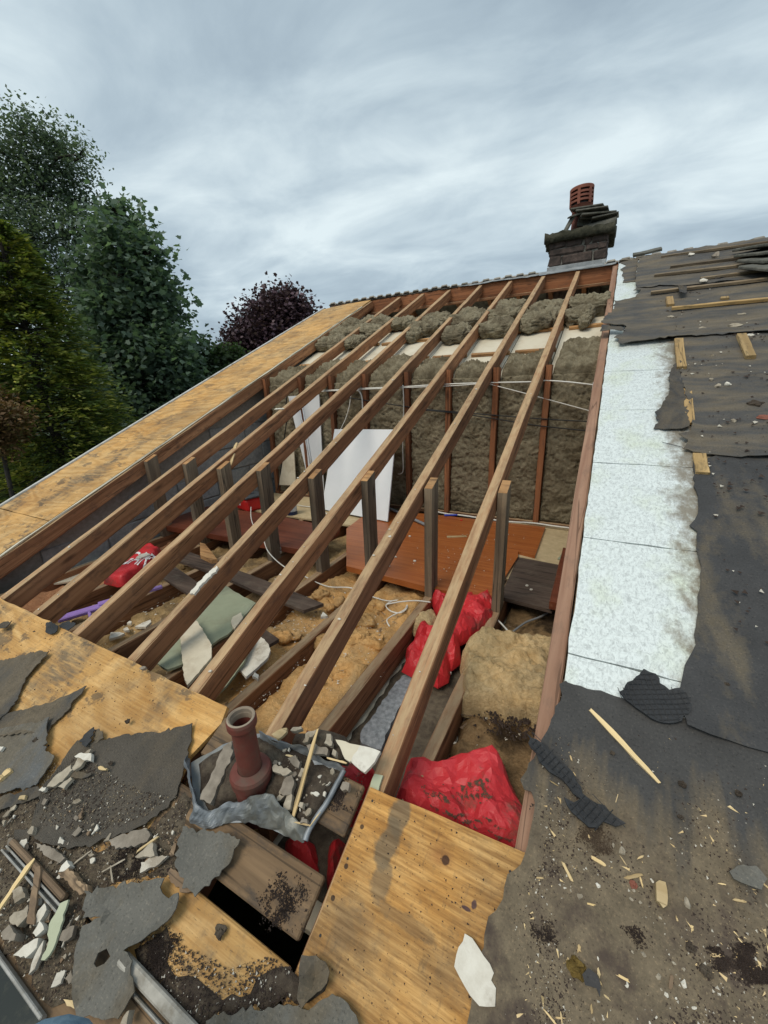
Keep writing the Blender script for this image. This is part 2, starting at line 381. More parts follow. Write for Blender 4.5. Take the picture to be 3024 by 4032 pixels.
def f_plyc(n):                              # the bare sheet at the foot: one knot, a long grey water mark, scuffs
    r = f_ply(n, .25); x, s, v = roofuv(n); base = r['Base Color']; w = n.noise(v, 14, 5, .65); w2 = n.noise(n.mapv(v, (20, 5, 1)), 3, 5, .7)
    def spot(px_, py_, rx, ry, col, amt, wob=.9, ang=0, fall=(.75, 1.05)):
        nonlocal base
        cx, cy = fp(ROOF, 'c6', px_, py_, .02); q = n.mapv(n.vm('SUBTRACT', v, (cx, cy, 0)), (1/rx, 1/ry, 1), rot=(0, 0, ang)); d = n.math('ADD', n.vm('LENGTH', q, out=1), n.math('MULTIPLY', n.math('SUBTRACT', w, .5), wob))
        base = n.mix(n.math('MULTIPLY', n.ramp(d, *fall, (1, 1, 1), (0, 0, 0)), amt), base, col)
    spot(420, 745, .040, .026, (.36, .17, .055), .8, .5, fall=(.3, 1.1)); spot(437, 757, .011, .011, (.06, .026, .014), .95, .4)
    spot(265, 590, .030, .050, (.21, .165, .11), .85, 1.6); spot(215, 700, .030, .060, (.19, .15, .10), .85, 1.6); spot(195, 830, .028, .050, (.22, .17, .11), .7, 1.8)
    spot(60, 1040, .10, .07, (.16, .125, .085), .6, 2.4, fall=(.3, 1.2)); spot(430, 1180, .07, .05, (.17, .13, .085), .5, 2.4, fall=(.3, 1.2)); spot(300, 1000, .09, .016, (.20, .14, .08), .5, 2.0)
    for a, b in ((120, 630), (60, 780), (10, 900)): spot(a, b, .006, .006, (.05, .03, .02), .9, .8)
    spot(515, 940, .012, .004, (.07, .04, .06), .9, 2.5); spot(545, 925, .006, .010, (.07, .04, .06), .9, 2.5); base = n.mix(n.math('MULTIPLY', n.ramp(w2, .60, .72), .5), base, (.13, .095, .06))
    r['Base Color'] = n.mix(1.0, base, n.ramp(n.noise(n.mapv(v, (5, 70, 1)), 1.5, 5, .65), .36, .62, (.58, .50, .40), (1.0, .94, .84)), 'MULTIPLY'); return r
PLYC = mat('bare plywood with a knot and water mark', f_plyc)
PLY = mat('weathered plywood', f_ply)
def f_plydirty(n): return f_ply(n, .75)
PLYD = mat('stained plywood', f_plydirty)
def m_felt(name, dark, dust, amt, edge=None, weave=0.0, fade=(.5, .68), stretch=(5, 1.6, 1)):
    def fn(n):
        x, s, v = roofuv(n)
        a = n.noise(n.mapv(v, stretch), 1.3, 5, .6, .3); b = n.noise(v, 26, 5, .7); f = n.noise(v, 160, 3, .7)
        m = a
        if edge is not None:               # dust washed down the slope: thick low down, thin tongues higher up
            tng = n.noise(n.mapv(v, (4.2, .5, 1), (.35, 0, 0)), 2.0, 4, .6)
            m = n.math('ADD', n.math('MULTIPLY', n.math('SUBTRACT', n.math('ADD', edge, n.math('MULTIPLY', n.math('SUBTRACT', tng, .5), .95)), s), 2.2), n.math('MULTIPLY', n.math('SUBTRACT', a, .5), .8))
        m = n.math('ADD', m, n.math('MULTIPLY', n.math('SUBTRACT', b, .5), .35))
        k = n.math('MULTIPLY', n.ramp(m, *fade), amt)
        base = n.mix(n.ramp(n.noise(v, 9, 5, .65), .3, .7), dark, tuple(c*1.45 for c in dark))
        d2 = n.mix(n.ramp(b, .35, .65), dust, tuple(c*.62 for c in dust))
        base = n.mix(k, base, d2)
        base = n.mix(n.ramp(f, .56, .72), base, n.mix(1.0, base, (1.7, 1.6, 1.5), 'MULTIPLY'))
        base = n.mix(n.ramp(f, .30, .42, (1, 1, 1), (0, 0, 0)), base, n.mix(1.0, base, (.45, .43, .42), 'MULTIPLY'))
        if edge is not None: base = n.mix(n.math('MULTIPLY', n.math('MULTIPLY', n.ramp(n.noise(v, 7, 6, .68), .48, .60), n.ramp(m, .2, .7)), .85), base, (.060, .042, .034))
        h = n.math('ADD', n.math('MULTIPLY', f, .5), n.math('MULTIPLY', b, .8))
        if weave:
            wv = n.math('MULTIPLY', n.math('SINE', n.math('MULTIPLY', x, 900.0)), n.math('SINE', n.math('MULTIPLY', s, 900.0)))
            h = n.math('ADD', h, n.math('MULTIPLY', wv, weave)); base = n.mix(n.ramp(wv, .3, 1), base, n.mix(1.0, base, (1.35, 1.35, 1.3), 'MULTIPLY'))
        return {'Base Color': base, 'Roughness': .82, 'Normal': n.bump(h, .6, .003), 'Specular IOR Level': .35}
    return mat(name, fn)
FELT = m_felt('dark roofing felt', (.038, .037, .037), (.165, .132, .088), .75, fade=(.46, .64))
FELTD = m_felt('dusty roofing felt', (.048, .046, .043), (.16, .128, .086), .9, fade=(.36, .56))
FELTU = m_felt('weathered upper felt', (.056, .054, .052), (.195, .158, .108), .82, fade=(.40, .62), stretch=(1.6, 6, 1))
FELTLOW = m_felt('felt under a drift of grit', (.044, .043, .042), (.185, .145, .094), .95, edge=.50, fade=(-.02, .34))
FELTM = m_felt('felt with a dust streak', (.040, .040, .041), (.185, .15, .10), .8, fade=(.50, .68), stretch=(4.5, 1.2, 1))
FELTG = m_felt('grey slate coloured felt', (.105, .102, .090), (.17, .142, .10), .75, fade=(.44, .62))
FELTW = m_felt('woven brown felt', (.062, .054, .044), (.145, .115, .078), .6, weave=.5)
FELTB = m_felt('bluish felt', (.085, .088, .088), (.17, .145, .105), .85, fade=(.40, .60))
MESHF = m_felt('black reinforced felt', (.026, .028, .031), (.06, .055, .048), .3)
def f_thread(n): return {'Base Color': (.02, .021, .023), 'Roughness': .7}
THREAD = mat('black reinforcing thread', f_thread)
def f_foil(n):
    x, s, v = roofuv(n)
    sp = n.noise(n.mapv(v, (60, 34, 1)), 1.5, 5, .75, .8); big = n.noise(n.mapv(v, (3, 2, 1)), 1.4, 4, .6); wr = n.noise(n.mapv(v, (5, 16, 1), rot=(0, 0, .3)), 2, 4, .6, 1.2)
    base = n.mix(n.ramp(sp, .34, .56), (.50, .53, .52), (.80, .85, .83))
    base = n.mix(n.ramp(big, .5, .68), base, n.mix(1.0, base, (.92, .93, .80), 'MULTIPLY'))
    st = n.noise(n.mapv(v, (6, 4, 1), (5, 5, 0)), 2.5, 6, .72)
    e = n.math('MULTIPLY', n.math('SUBTRACT', x, .24), 2.2)
    base = n.mix(n.math('MULTIPLY', n.ramp(n.math('ADD', st, e), .58, .80), .85), base, (.20, .155, .10))
    cr2 = n.math('ABSOLUTE', n.math('SUBTRACT', n.noise(n.mapv(v, (3, 9, 1), rot=(0, 0, .35)), 1.7, 4, .55, .8), .5)); base = n.mix(n.ramp(cr2, .004, .012, (.22, .22, .22), (0, 0, 0)), base, (.33, .35, .34))
    fl = n.noise(n.mapv(v, (46, 46, 1)), 2.4, 4, .7); base = n.mix(n.math('MULTIPLY', n.ramp(fl, .64, .72), .7), base, (.12, .115, .10))
    return {'Base Color': base, 'Roughness': .38, 'Metallic': .25, 'Normal': n.bump(n.math('ADD', wr, n.math('MULTIPLY', sp, .4)), .25, .006)}
FOIL = mat('speckled silver foil', f_foil)
def m_plain(name, a, b, sc=8, rough=.8, bump=.3, bd=.004, dirt=None, da=.5, detail=5, spec=.3, metal=0, ds=4):
    def fn(n):
        c = n.obj(); c = n.vm('ADD', c, n.comb(n.math('MULTIPLY', n.rnd(), 19.0), n.math('MULTIPLY', n.rnd(), 7.0), 0.0))
        f = n.noise(c, sc, detail, .62); base = n.mix(n.ramp(f, .32, .68), a, b)
        if dirt: base = n.mix(n.math('MULTIPLY', n.ramp(n.noise(c, ds, 6, .68), .5, .66), da), base, dirt)
        f2 = n.noise(c, sc*7, 4, .7)
        return {'Base Color': base, 'Roughness': rough, 'Metallic': metal, 'Specular IOR Level': spec, 'Normal': n.bump(n.math('ADD', f, n.math('MULTIPLY', f2, .4)), bump, bd)}
    return mat(name, fn)
PLAST = m_plain('broken plaster', (.56, .52, .44), (.76, .73, .65), 18, .9, .6, .003, (.26, .21, .15), .8, ds=9)
PLASTC = m_plain('cream plasterboard paper', (.55, .49, .37), (.68, .62, .49), 9, .85, .25, .002, (.36, .28, .18), .45, ds=7)
PLASTW = m_plain('white painted board', (.72, .75, .77), (.78, .80, .82), 3, .6, .05, .002)
GREENB = m_plain('green grey board', (.25, .28, .195), (.33, .36, .255), 5, .7, .15, .002, (.16, .14, .09), .45)
GREENS = m_plain('pale green board strip', (.40, .43, .30), (.47, .50, .36), 5, .75, .1, .002)
STONE = m_plain('grey rubble stone', (.17, .145, .115), (.34, .295, .24), 20, .9, .6, .004, (.10, .085, .065), .5)
MORT = m_plain('pale mortar lump', (.27, .23, .175), (.47, .415, .325), 26, .9, .7, .004, (.16, .125, .085), .75, ds=12)
GRANITE = m_plain('speckled grey mineral strip', (.15, .165, .18), (.33, .35, .37), 55, .75, .5, .003, (.12, .11, .1), .3)
BLOCK = m_plain('grey concrete block', (.23, .24, .245), (.36, .37, .37), 30, .92, .6, .004, (.14, .14, .14), .45)
MORTAR = m_plain('recessed mortar', (.22, .21, .19), (.30, .29, .27), 30, .95, .4, .004)
CEIL = m_plain('cream ceiling board back', (.60, .55, .43), (.69, .64, .52), 5, .85, .15, .002, (.46, .38, .26), .4)
CHIP = m_plain('chipboard floor', (.46, .36, .21), (.58, .46, .28), 30, .75, .2, .002, (.32, .23, .13), .4)
LEAD = m_plain('weathered lead', (.10, .115, .13), (.32, .345, .37), 9, .5, .35, .004, (.24, .22, .15), .5, metal=.35, spec=.5)
ALU = m_plain('dirty aluminium', (.20, .20, .185), (.42, .42, .40), 12, .55, .3, .002, (.14, .12, .085), .85, metal=.25, spec=.5, ds=14)
LEADF = m_plain('grey flashing', (.20, .22, .235), (.38, .40, .41), 9, .6, .3, .004, (.14, .14, .13), .4, metal=.2)
SOIL = m_plain('dark loose soil', (.040, .030, .023), (.105, .082, .060), 24, .98, 1.0, .012, (.15, .125, .09), .5, ds=12)
DUST = m_plain('brown grit drift', (.085, .066, .048), (.165, .135, .095), 34, .98, 1.0, .008, (.045, .035, .028), .6, ds=10)
GARDEN = m_plain('garden grass and soil', (.02, .03, .012), (.05, .06, .02), 2, 1, .5, .05)
FENCE = m_plain('dark fence board', (.035, .028, .022), (.065, .052, .04), 9, .9, .4, .004)
RENDER = m_plain('pale rendered wall', (.55, .53, .48), (.64, .62, .56), 20, .9, .3, .004)
WHITEP = m_plain('white painted fascia', (.50, .50, .48), (.68, .68, .66), 14, .65, .2, .002, (.28, .25, .20), .75, ds=9)
DUSTYW = m_plain('dusty white rail', (.30, .285, .25), (.50, .48, .43), 16, .8, .4, .002, (.17, .14, .10), .85, ds=12)
PURPLE = m_plain('purple plastic', (.30, .19, .52), (.34, .22, .57), 20, .4, .03, .001, (.28, .22, .34), .4)
ORANGE = m_plain('orange red plastic', (.70, .075, .02), (.75, .09, .025), 8, .4, .02, .001)
REDP = m_plain('red plastic box', (.55, .02, .02), (.62, .03, .025), 8, .4, .02, .001)
DGREY = m_plain('dark grey plastic', (.06, .07, .08), (.085, .095, .105), 8, .45, .05, .001)
BLACKP = m_plain('black plastic', (.015, .015, .016), (.024, .024, .025), 8, .5, .05, .001)
WCABLE = m_plain('white cable sheath', (.66, .64, .58), (.74, .73, .68), 10, .45, .02, .001)
GCABLE = m_plain('grey cable sheath', (.20, .21, .22), (.25, .26, .27), 10, .5, .02, .001)
CANM = m_plain('printed tin', (.28, .30, .33), (.60, .62, .64), 22, .4, .05, .001)
NAVY = m_plain('navy tin base', (.02, .03, .07), (.03, .04, .09), 10, .4, .02, .001)
BLUEP = m_plain('blue plastic', (.03, .05, .40), (.04, .06, .46), 10, .4, .02, .001)
STEEL = m_plain('dull hinge steel', (.30, .31, .32), (.60, .61, .62), 14, .4, .1, .001, (.2, .18, .15), .4, metal=.7)
WHITEINK = m_plain('white print', (.80, .78, .78), (.84, .82, .82), 9, .5, .02, .001)
TILEM = m_plain('concrete roof tile', (.22, .20, .175), (.42, .39, .34), 16, .92, .6, .006, (.08, .085, .06), .6)
SLATEM = m_plain('mossy slate', (.065, .066, .058), (.17, .165, .14), 14, .9, .7, .008, (.05, .055, .035), .6)
CSTONE = m_plain('sooty red sandstone', (.040, .033, .030), (.125, .092, .08), 12, .95, .8, .008, (.028, .026, .024), .6)
CMORT = m_plain('grey lime mortar', (.14, .135, .12), (.27, .26, .23), 20, .95, .5, .005, (.06, .058, .05), .5)
COPE = m_plain('mossy coping', (.022, .024, .016), (.075, .072, .05), 16, 1, 1.0, .02, (.13, .125, .10), .3)
CPOT = m_plain('terracotta pot', (.20, .07, .047), (.29, .11, .075), 9, .75, .25, .003, (.10, .05, .04), .4)
CLAY = m_plain('painted clay pipe', (.115, .032, .024), (.19, .058, .043), 10, .6, .25, .003, (.10, .085, .062), .75, ds=6)
CLAYIN = m_plain('pipe rim, bare clay', (.25, .20, .15), (.40, .33, .25), 14, .85, .3, .003, (.07, .05, .04), .5)
MOSS = m_plain('yellow brown moss', (.10, .065, .015), (.23, .155, .045), 40, 1, 1, .01)
DENIM = m_plain('faded blue denim', (.10, .17, .24), (.19, .29, .37), 60, .9, .4, .002)
BOOT = m_plain('brown work boot', (.06, .035, .02), (.10, .06, .035), 12, .7, .2, .002)
GLASSD = mat('dark glass', lambda n: {'Base Color': n.mix(n.ramp(n.noise(n.pos(), 12, 5, .65), .45, .7), (.012, .016, .012), (.06, .06, .04)), 'Roughness': .25, 'Specular IOR Level': .5})
PANE = mat('window glass', lambda n: {'Base Color': (.05, .06, .07), 'Roughness': .08, 'Specular IOR Level': .6})
def m_wool(name, a, b, c, sc=7, mixs=3.0, dirt=.5):
    def fn(n):
        p = n.pos(); f = n.noise(p, sc, 6, .68, .5); g = n.noise(p, mixs, 4, .6, .4); h = n.noise(p, sc*9, 5, .72, .8)
        base = n.mix(n.ramp(f, .3, .7), a, b); base = n.mix(n.math('MULTIPLY', n.ramp(g, .46, .62), dirt), base, c)
        base = n.mix(n.ramp(h, .32, .66), n.mix(1.0, base, (.68, .65, .60), 'MULTIPLY'), base)
        return {'Base Color': base, 'Roughness': 1, 'Specular IOR Level': .05, 'Normal': n.bump(n.math('ADD', f, n.math('MULTIPLY', h, .5)), .9, .02)}
    return mat(name, fn)
WOOLW = m_wool('grey green mineral wool', (.215, .185, .125), (.39, .34, .24), (.14, .112, .072), 20, 5, .75)
WOOLR = m_wool('grey green rolled wool', (.24, .21, .145), (.43, .385, .28), (.16, .13, .09), 22, 6, .6)
WOOLO = m_wool('orange glass wool', (.66, .36, .13), (.80, .52, .24), (.42, .31, .18), 8, 4.5, .6)
WOOLB = m_wool('yellow brown wool batt', (.66, .46, .23), (.80, .62, .36), (.40, .32, .20), 8, 5, .6)
WOOLD = m_wool('dirty wool', (.42, .28, .13), (.62, .44, .23), (.15, .11, .07), 9, 5, .75)
WOOLS = m_wool('wool black with soil', (.20, .135, .075), (.44, .29, .15), (.055, .04, .028), 12, 7, .9)
WOOLP = m_wool('pinkish orange wool', (.40, .19, .10), (.55, .29, .16), (.25, .14, .08), 8, 5, .5)
def m_gloss(name, a, b, rough=.32, bsc=22, dirt=None):
    def fn(n):
        c = n.pos(); f = n.noise(c, 6, 4, .6); base = n.mix(f, a, b)
        if dirt: base = n.mix(n.math('MULTIPLY', n.ramp(n.noise(c, 9, 6, .7), .54, .66), .75), base, dirt)
        h = n.noise(c, bsc, 4, .6, 1.4); return {'Base Color': base, 'Roughness': rough, 'Normal': n.bump(h, .45, .01), 'Specular IOR Level': .4}
    return mat(name, fn)
BAG = m_gloss('red polythene', (.50, .022, .028), (.66, .038, .046), .42, 30, dirt=(.20, .075, .06))
BAGD = m_gloss('red polythene under grit', (.50, .028, .036), (.64, .045, .055), .46, 26, dirt=(.16, .09, .065))
def m_door(name, a, b, rough):
    def fn(n):
        c = n.pos(); g = n.noise(n.mapv(c, (2.2, 42, 9), rot=(0, 0, rad(-9))), 1, 5, .6, .4)
        base = n.mix(n.ramp(g, .3, .72), a, b); sc = n.noise(n.mapv(c, (3, 9, 3)), 6, 5, .7)
        base = n.mix(n.math('MULTIPLY', n.ramp(sc, .6, .75), .4), base, (.42, .24, .14))
        return {'Base Color': base, 'Roughness': n.mix(n.noise(c, 5, 4, .6), (rough-.1,)*3, (rough+.18,)*3), 'Normal': n.bump(g, .15, .001), 'Specular IOR Level': .5}
    return mat(name, fn)
DOORO = m_door('orange brown varnished door', (.26, .066, .014), (.42, .135, .034), .36)
DOORR = m_door('dark red varnished door', (.095, .022, .010), (.20, .058, .028), .38)
def m_leaf(name, cols, rough=.55, trans=.42, hue=1.0):
    m = bpy.data.materials.new(name); m.use_nodes = True; n = NT(m.node_tree)
    k = len(cols); base = n.ramps(n.island(), [(i/max(1, k-1), c) for i, c in enumerate(cols)])
    base = n.mix(1.0, base, n.ramp(n.noise(n.pos(), .9, 3, .5), .3, .7, (.7, .72, .75), (1.2, 1.18, 1.1)), 'MULTIPLY')
    a = n.new('ShaderNodeBsdfPrincipled'); n.put(a.inputs['Base Color'], base); n.put(a.inputs['Roughness'], rough); n.put(a.inputs['Specular IOR Level'], .3)
    t = n.new('ShaderNodeBsdfTranslucent'); n.put(t.inputs[0], n.mix(1.0, base, (1.1, 1.25, .7), 'MULTIPLY'))
    x = n.new('ShaderNodeMixShader'); x.inputs[0].default_value = trans; n.l.new(a.outputs[0], x.inputs[1]); n.l.new(t.outputs[0], x.inputs[2])
    o = n.new('ShaderNodeOutputMaterial'); n.l.new(x.outputs[0], o.inputs[0]); return m
LEAF_T = m_leaf('small grey green leaves', [(.095, .13, .105), (.13, .175, .135), (.175, .215, .165)])
LEAF_S = m_leaf('sycamore leaves', [(.09, .14, .105), (.13, .19, .138), (.185, .25, .185)])
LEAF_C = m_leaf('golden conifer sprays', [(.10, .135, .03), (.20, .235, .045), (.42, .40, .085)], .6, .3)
LEAF_CD = m_leaf('green conifer sprays', [(.07, .11, .035), (.11, .155, .045), (.16, .20, .05)], .6, .3)  # deeper green leaf colour, dealt at random among the golden fronds
LEAF_P = m_leaf('copper purple leaves', [(.058, .032, .048), (.09, .052, .07), (.135, .085, .105)], .5, .2)
LEAF_R = m_leaf('russet shrub leaves', [(.15, .085, .04), (.20, .11, .05), (.13, .11, .045)], .6, .25)
LEAF_G = m_leaf('mid green shrub leaves', [(.045, .075, .035), (.065, .10, .05), (.09, .13, .065)])
BARK = m_plain('dark bark', (.030, .026, .022), (.065, .056, .048), 12, .95, .8, .02)

# ------------------------------------------------------------------ the house
XL = [-3.32, -2.84, -2.46, -2.07, -1.63, -1.24, -.84, -.45]     # left faces of the bare rafters
RW, RD, SR = .05, .105, 5.93                                     # rafter width, depth, slope length to the ridge
FL = -1.20                                                       # joist tops below the camera
YR = ROOF.P(0, SR, 0).y
house = empty('house', (0, 5.9, 0), 'house with its roof stripped to bare rafters over an open loft', 'house')
def rafter(x0, w=RW, s0=-.30, s1=SR-.03, m=RAFTER, wp=0): return beam('rafter', ROOF.P(x0+w/2, s0, -RD/2), ROOF.P(x0+w/2, s1, -RD/2), w, RD, RN_, m, house, seg=26, jit=.0018, wp=wp)
for i, x in enumerate(XL): rafter(x, wp=(.006, -.004, .007, -.005, .006, -.006, .008, .004)[i])
rafter(-.058, .052, s0=-1.6, m=PINK)
ridge = beam('ridge_board', (-4.05, YR+.02, ZC+1.135), (5, YR+.02, ZC+1.135), .035, .185, VZ, STUDM, house, seg=30)
beam('ridge_plate', (-4.05, YR-.03, ZC+1.03), (0, YR-.03, ZC+1.03), .03, .03, VZ, RAFTER, house, seg=20)
for x in XL: beam('back_rafter', (x+.1, YR+.03, ZC+1.14), (x+.1, YR+3.2, ZC+1.14-3.2*math.tan(TH)), .05, .1, VZ, RAFTER, house, seg=3)
# back slope, walls, ceiling below the loft
BS = Fr((0, YR+.03, ZC+1.235), VX, Vector((0, math.cos(TH), -math.sin(TH))), Vector((0, math.sin(TH), math.cos(TH))))
box('back_roof', BS, -4.09, 5.05, .06, 7.6, -.05, -.012, SLATEM, house)
EZ = ROOF.P(0, -1.6, 0).z
box('wall', WORLD, -3.6, 5, -.75, -.5, 0, EZ+.02, RENDER, house)
box('wall', WORLD, -3.6, 5, 12.2, 12.45, 0, EZ+.0, RENDER, house)
box('wall', WORLD, 4.75, 4.99, -.49, 12.19, 0, EZ, RENDER, house)
box('loft_ceiling', FLOOR(0), -3.36, 4.7, .46, 12.15, FL-.19, FL-.16, PLASTC, house)
# gable wall of concrete blocks, one by one where it shows inside the loft
gv = [(-.48, 0), (12.18, 0), (12.18, wz(-.48)-.14), (YR, wz(YR)-.14), (-.48, wz(-.48)-.14)]
V = [(-3.56, y, z) for y, z in gv]+[(-3.405, y, z) for y, z in gv]; m_ = len(gv)
F = [tuple(range(m_)), tuple(range(2*m_-1, m_-1, -1))]+[(i, i+m_, (i+1) % m_+m_, (i+1) % m_) for i in range(m_)]
gable = add('gable_wall', WORLD, V, F, MORTAR, house)
bk = None; rr = random.Random(3)
for r in range(11):
    z0 = FL-.06+r*.225; off = (r % 2)*.225
    for k in range(-1, 13):
        y0 = .45+k*.45+off-.225; y1 = y0+.438; zt = z0+.214
        if y1 > 5.2 or wz(y0)-.16 < ZC+zt-.02: continue
        if bk is None:
            V, F = cbox(0, .016, 0, .438, 0, .214, .005); bk = bpy.data.meshes.new('concrete_block'); bk.from_pydata(V, [], F); bk.materials.append(BLOCK)
        link_mesh('concrete_block', bk, Matrix.Translation((-3.408+rr.uniform(0, .003), y0, ZC+z0)), gable)
# joists, posts, studs
JX = [x+RW+.002 for x in XL[1:]]
for i, x in enumerate([-3.27]+JX+[.0]):
    beam('joist', (x+.023, .56, ZC+FL-.07), (x+.023, 3.9, ZC+FL-.07), .046, .14, VZ, JOIST, house, seg=14)
PY = 1.965
for i, x in enumerate([-3.27]+JX):
    w, dp = .045, .095; y0, y1 = PY-dp/2, PY+dp/2; zb = ZC+FL-.09; up_ = (.0, .004, -.006, .008, -.01, .006, -.004, .01)[i]
    V = boxv(x, x+w, y0, y1, zb, 0); V[4:] = [(a, b, wz(b)-.012+up_) for a, b, c in V[4:]]
    V = [((c-zb), a, b) for a, b, c in V]
    fr = Fr((0, 0, zb), VZ, VX, VY); po = add('post', fr, V, [tuple(f) for f in BOXF], POSTM, house)
    V = boxv(x+.001, x+w-.001, y0+.001, y1-.001, 0, 0); V = [(a, b, wz(b)-.0125+up_+(.003 if j > 3 else 0)) for j, (a, b, c) in enumerate(V)]
    add('sawn_end', WORLD, V, BOXF, SAWN, po)
YW = 3.46
for i, x in enumerate([-3.27]+JX):
    beam('stud', (x+.022, YW-.045, ZC+FL), (x+.022, YW-.045, wz(YW-.045)-.03), .044, .085, VY, STUDM, house, seg=8)
beam('sole_plate', (-3.3, YW-.02, ZC+FL+.02), (0, YW-.02, ZC+FL+.02), .09, .035, VZ, JOIST, house, seg=10)
# sloping ceiling boards seen from behind, with their battens
for i, x in enumerate([-3.3]+JX):
    x1 = ([-3.3]+JX+[-.06])[i+1]; s1 = 4.72
    box('ceiling_board', ROOF, x+.004, x1-.004, 3.18, s1, -.150, -.138, CEIL, house, .002)
for s_, x0 in ((3.73, -3.2), (4.27, -3.2)):
    for i, x in enumerate([-3.27]+JX):
        x1 = ([-3.27]+JX+[-.06])[i+1]
        beam('ceiling_batten', ROOF.P(x+.05, s_+rr.uniform(-.015, .015), -.123), ROOF.P(x1, s_+rr.uniform(-.015, .015), -.123), .038, .028, RN_, SAWN, house, seg=4)
zc_ = ROOF.P(0, 4.72, -.14).z
box('ceiling_board', WORLD, -3.38, 4.6, ROOF.P(0, 4.72, -.14).y, 8.4, zc_-.012, zc_, CEIL, house, .002)
box('chipboard_floor', FLOOR(FL), -3.3, -1.75, 2.75, 3.36, .001, .02, CHIP, house, .002)
box('chipboard_floor', FLOOR(FL), -.62, -.03, 2.3, 3.36, .001, .018, CHIP, house, .002)

# ---------------- deck sheets on the slope
def rsheet(name, xy, n0, th, m, **k): return sheet(name, ROOF, xy, n0, th, m, house, **k)
ss = [-1.65, -.30, .765, 1.835, 2.985, 4.16, 5.86]
for i in range(6):
    t_ = [(-4.09, ss[i]+.003), (-3.303, ss[i]+.003), (-3.303, ss[i+1]-.003), (-4.09, ss[i+1]-.003)]
    if i == 5: t_[2:] = [(-3.303, 5.92), (-3.7, 5.89), (-4.09, 5.76)]
    rsheet('plywood_sheet', t_, .002, .014, PLYD if i < 3 else PLY, res=.2, rag=(.12, .0018), seed=i)
box('barge_board', ROOF, -4.115, -4.092, -1.65, 5.8, -.16, .03, WHITEP, house)
beam('edge_strip', ROOF.P(-3.291, .0, .010), ROOF.P(-3.291, 5.6, .010), .014, .012, RN_, CEIL, house, seg=40, jit=.004)
rsheet('plywood_sheet', [(-3.30, .22), (-2.06, .219), (-1.02, .221), (-1.0, .17), (-1.03, .05), (-1.0, -.05), (-1.02, -.325), (-3.30, -.325)], .002, .016, PLYD, res=.15, rag=(.06, .002), seed=11)
rsheet('plywood_sheet', [(-.437, .197), (-.25, .208), (-.035, .216), (-.004, .15), (-.004, -1.6), (-.437, -1.6)], .002, .017, PLYC, res=.15, rag=(.06, .0015), seed=12)
rsheet('deck_board', [(-3.30, -.335), (-.46, -.335), (-.46, -1.65), (-3.30, -1.65)], .002, .014, SARK, res=.3)
for a, b in ((.072, .192), (-.130, -.012), (-.327, -.168)):
    V, F = cbox(-1.0, -.458+rr.uniform(-.004, .004), a, b, .002, .022, .004); add('sarking_board', ROOF, V, F, SARK if a > -.2 else PLYD, house)
box('roof_deck', ROOF, .0, 5.0, -1.65, 5.88, -.014, .0, SARK, house)
fs = [.60, .752, 1.283, 1.815, 2.352, 2.877, 3.41, 3.94, 4.40, 4.95, 5.87]
for i in range(10):
    rsheet('foil_board', [(.0, fs[i]+.0025), (.47, fs[i]+.0025), (.47, fs[i+1]-.0025), (.0, fs[i+1]-.0025)], .002, .022, FOIL, res=.12, wob=.0015, rag=(.05, .0016), seed=i+40)
wrk = lambda x, y: .011*max(0, fbm(x*1.8, y*13, 3, 3))+.006*max(0, fbm(x*5, y*5, 8, 3))
# felt courses, torn back from the opening
e1 = lambda L, c: pts(ROOF, 'e1', L, c)
T5 = pts(ROOF, 'c4', [(1375, 20), (1385, 130), (1395, 190), (1380, 240), (1360, 262), (1390, 285), (1385, 350), (1405, 420), (1400, 500), (1385, 640), (1370, 740), (1342, 790), (1330, 850), (1322, 885)], .03) + pts(ROOF, 'g1', [(1080, 470), (1250, 540), (1659, 655), (2100, 790)], .03)
T5 += [(2.2, T5[-1][1]), (2.2, 2.0), (.6, 1.98)]
rsheet('roofing_felt', T5, .028, .003, FELTM, wob=.004, wsc=4, res=.035, seed=5, curl=.006, hf=lambda x, y: .4*wrk(x, y))
T6 = pts(ROOF, 'c6', [(893, 82), (868, 95), (878, 135), (850, 205), (822, 270), (800, 305), (772, 375), (745, 420), (720, 455), (735, 492), (762, 500), (775, 540), (768, 600), (757, 650), (748, 700), (735, 742), (722, 775), (700, 795), (672, 812), (660, 860), (655, 905), (628, 950), (600, 972), (585, 1040), (583, 1090), (555, 1170), (535, 1310), (520, 1378)], .022)
T6 += [(-.17, -.35), (-.15, -1.6), (2.2, -1.6), (2.2, .80)] + pts(ROOF, 'g1', [(2000, 640), (1700, 560), (1250, 450), (960, 400), (620, 275), (240, 165)], .022)
rsheet('roofing_felt', T6, .0215, .003, FELTLOW, wob=.004, wsc=5, res=.035, rag=(.016, .003), seed=6, curl=.004, curlr=.02)
T4 = e1([(738, 940), (748, 1100), (770, 1180), (785, 1290), (768, 1322), (808, 1368), (830, 1480), (880, 1560), (892, 1660), (872, 1750), (870, 1790), (762, 1812), (800, 1840), (845, 1856), (805, 1928), (900, 1945), (1000, 1968), (1120, 1985), (1250, 1994), (1548, 1998)], .036)
T4 += [(2.3, T4[-1][1]), (2.3, 3.7), (.42, 3.7)]
rsheet('roofing_felt', T4, .033, .003, FELTU, wob=.006, wsc=5, res=.035, rag=(.02, .005), seed=7, curl=.016, hf=wrk)
T3 = e1([(400, 518), (372, 552), (440, 545), (400, 580), (398, 616), (300, 632), (205, 637), (212, 660), (205, 715), (150, 748), (95, 828), (180, 836), (282, 845), (310, 862), (300, 898), (205, 955), (250, 975), (245, 1007), (400, 1000), (600, 976), (750, 952), (800, 946), (1000, 940), (1200, 926), (1548, 906)], .044)
T3 += [(2.4, T3[-1][1]), (2.4, 5.1), (.35, 5.05)]
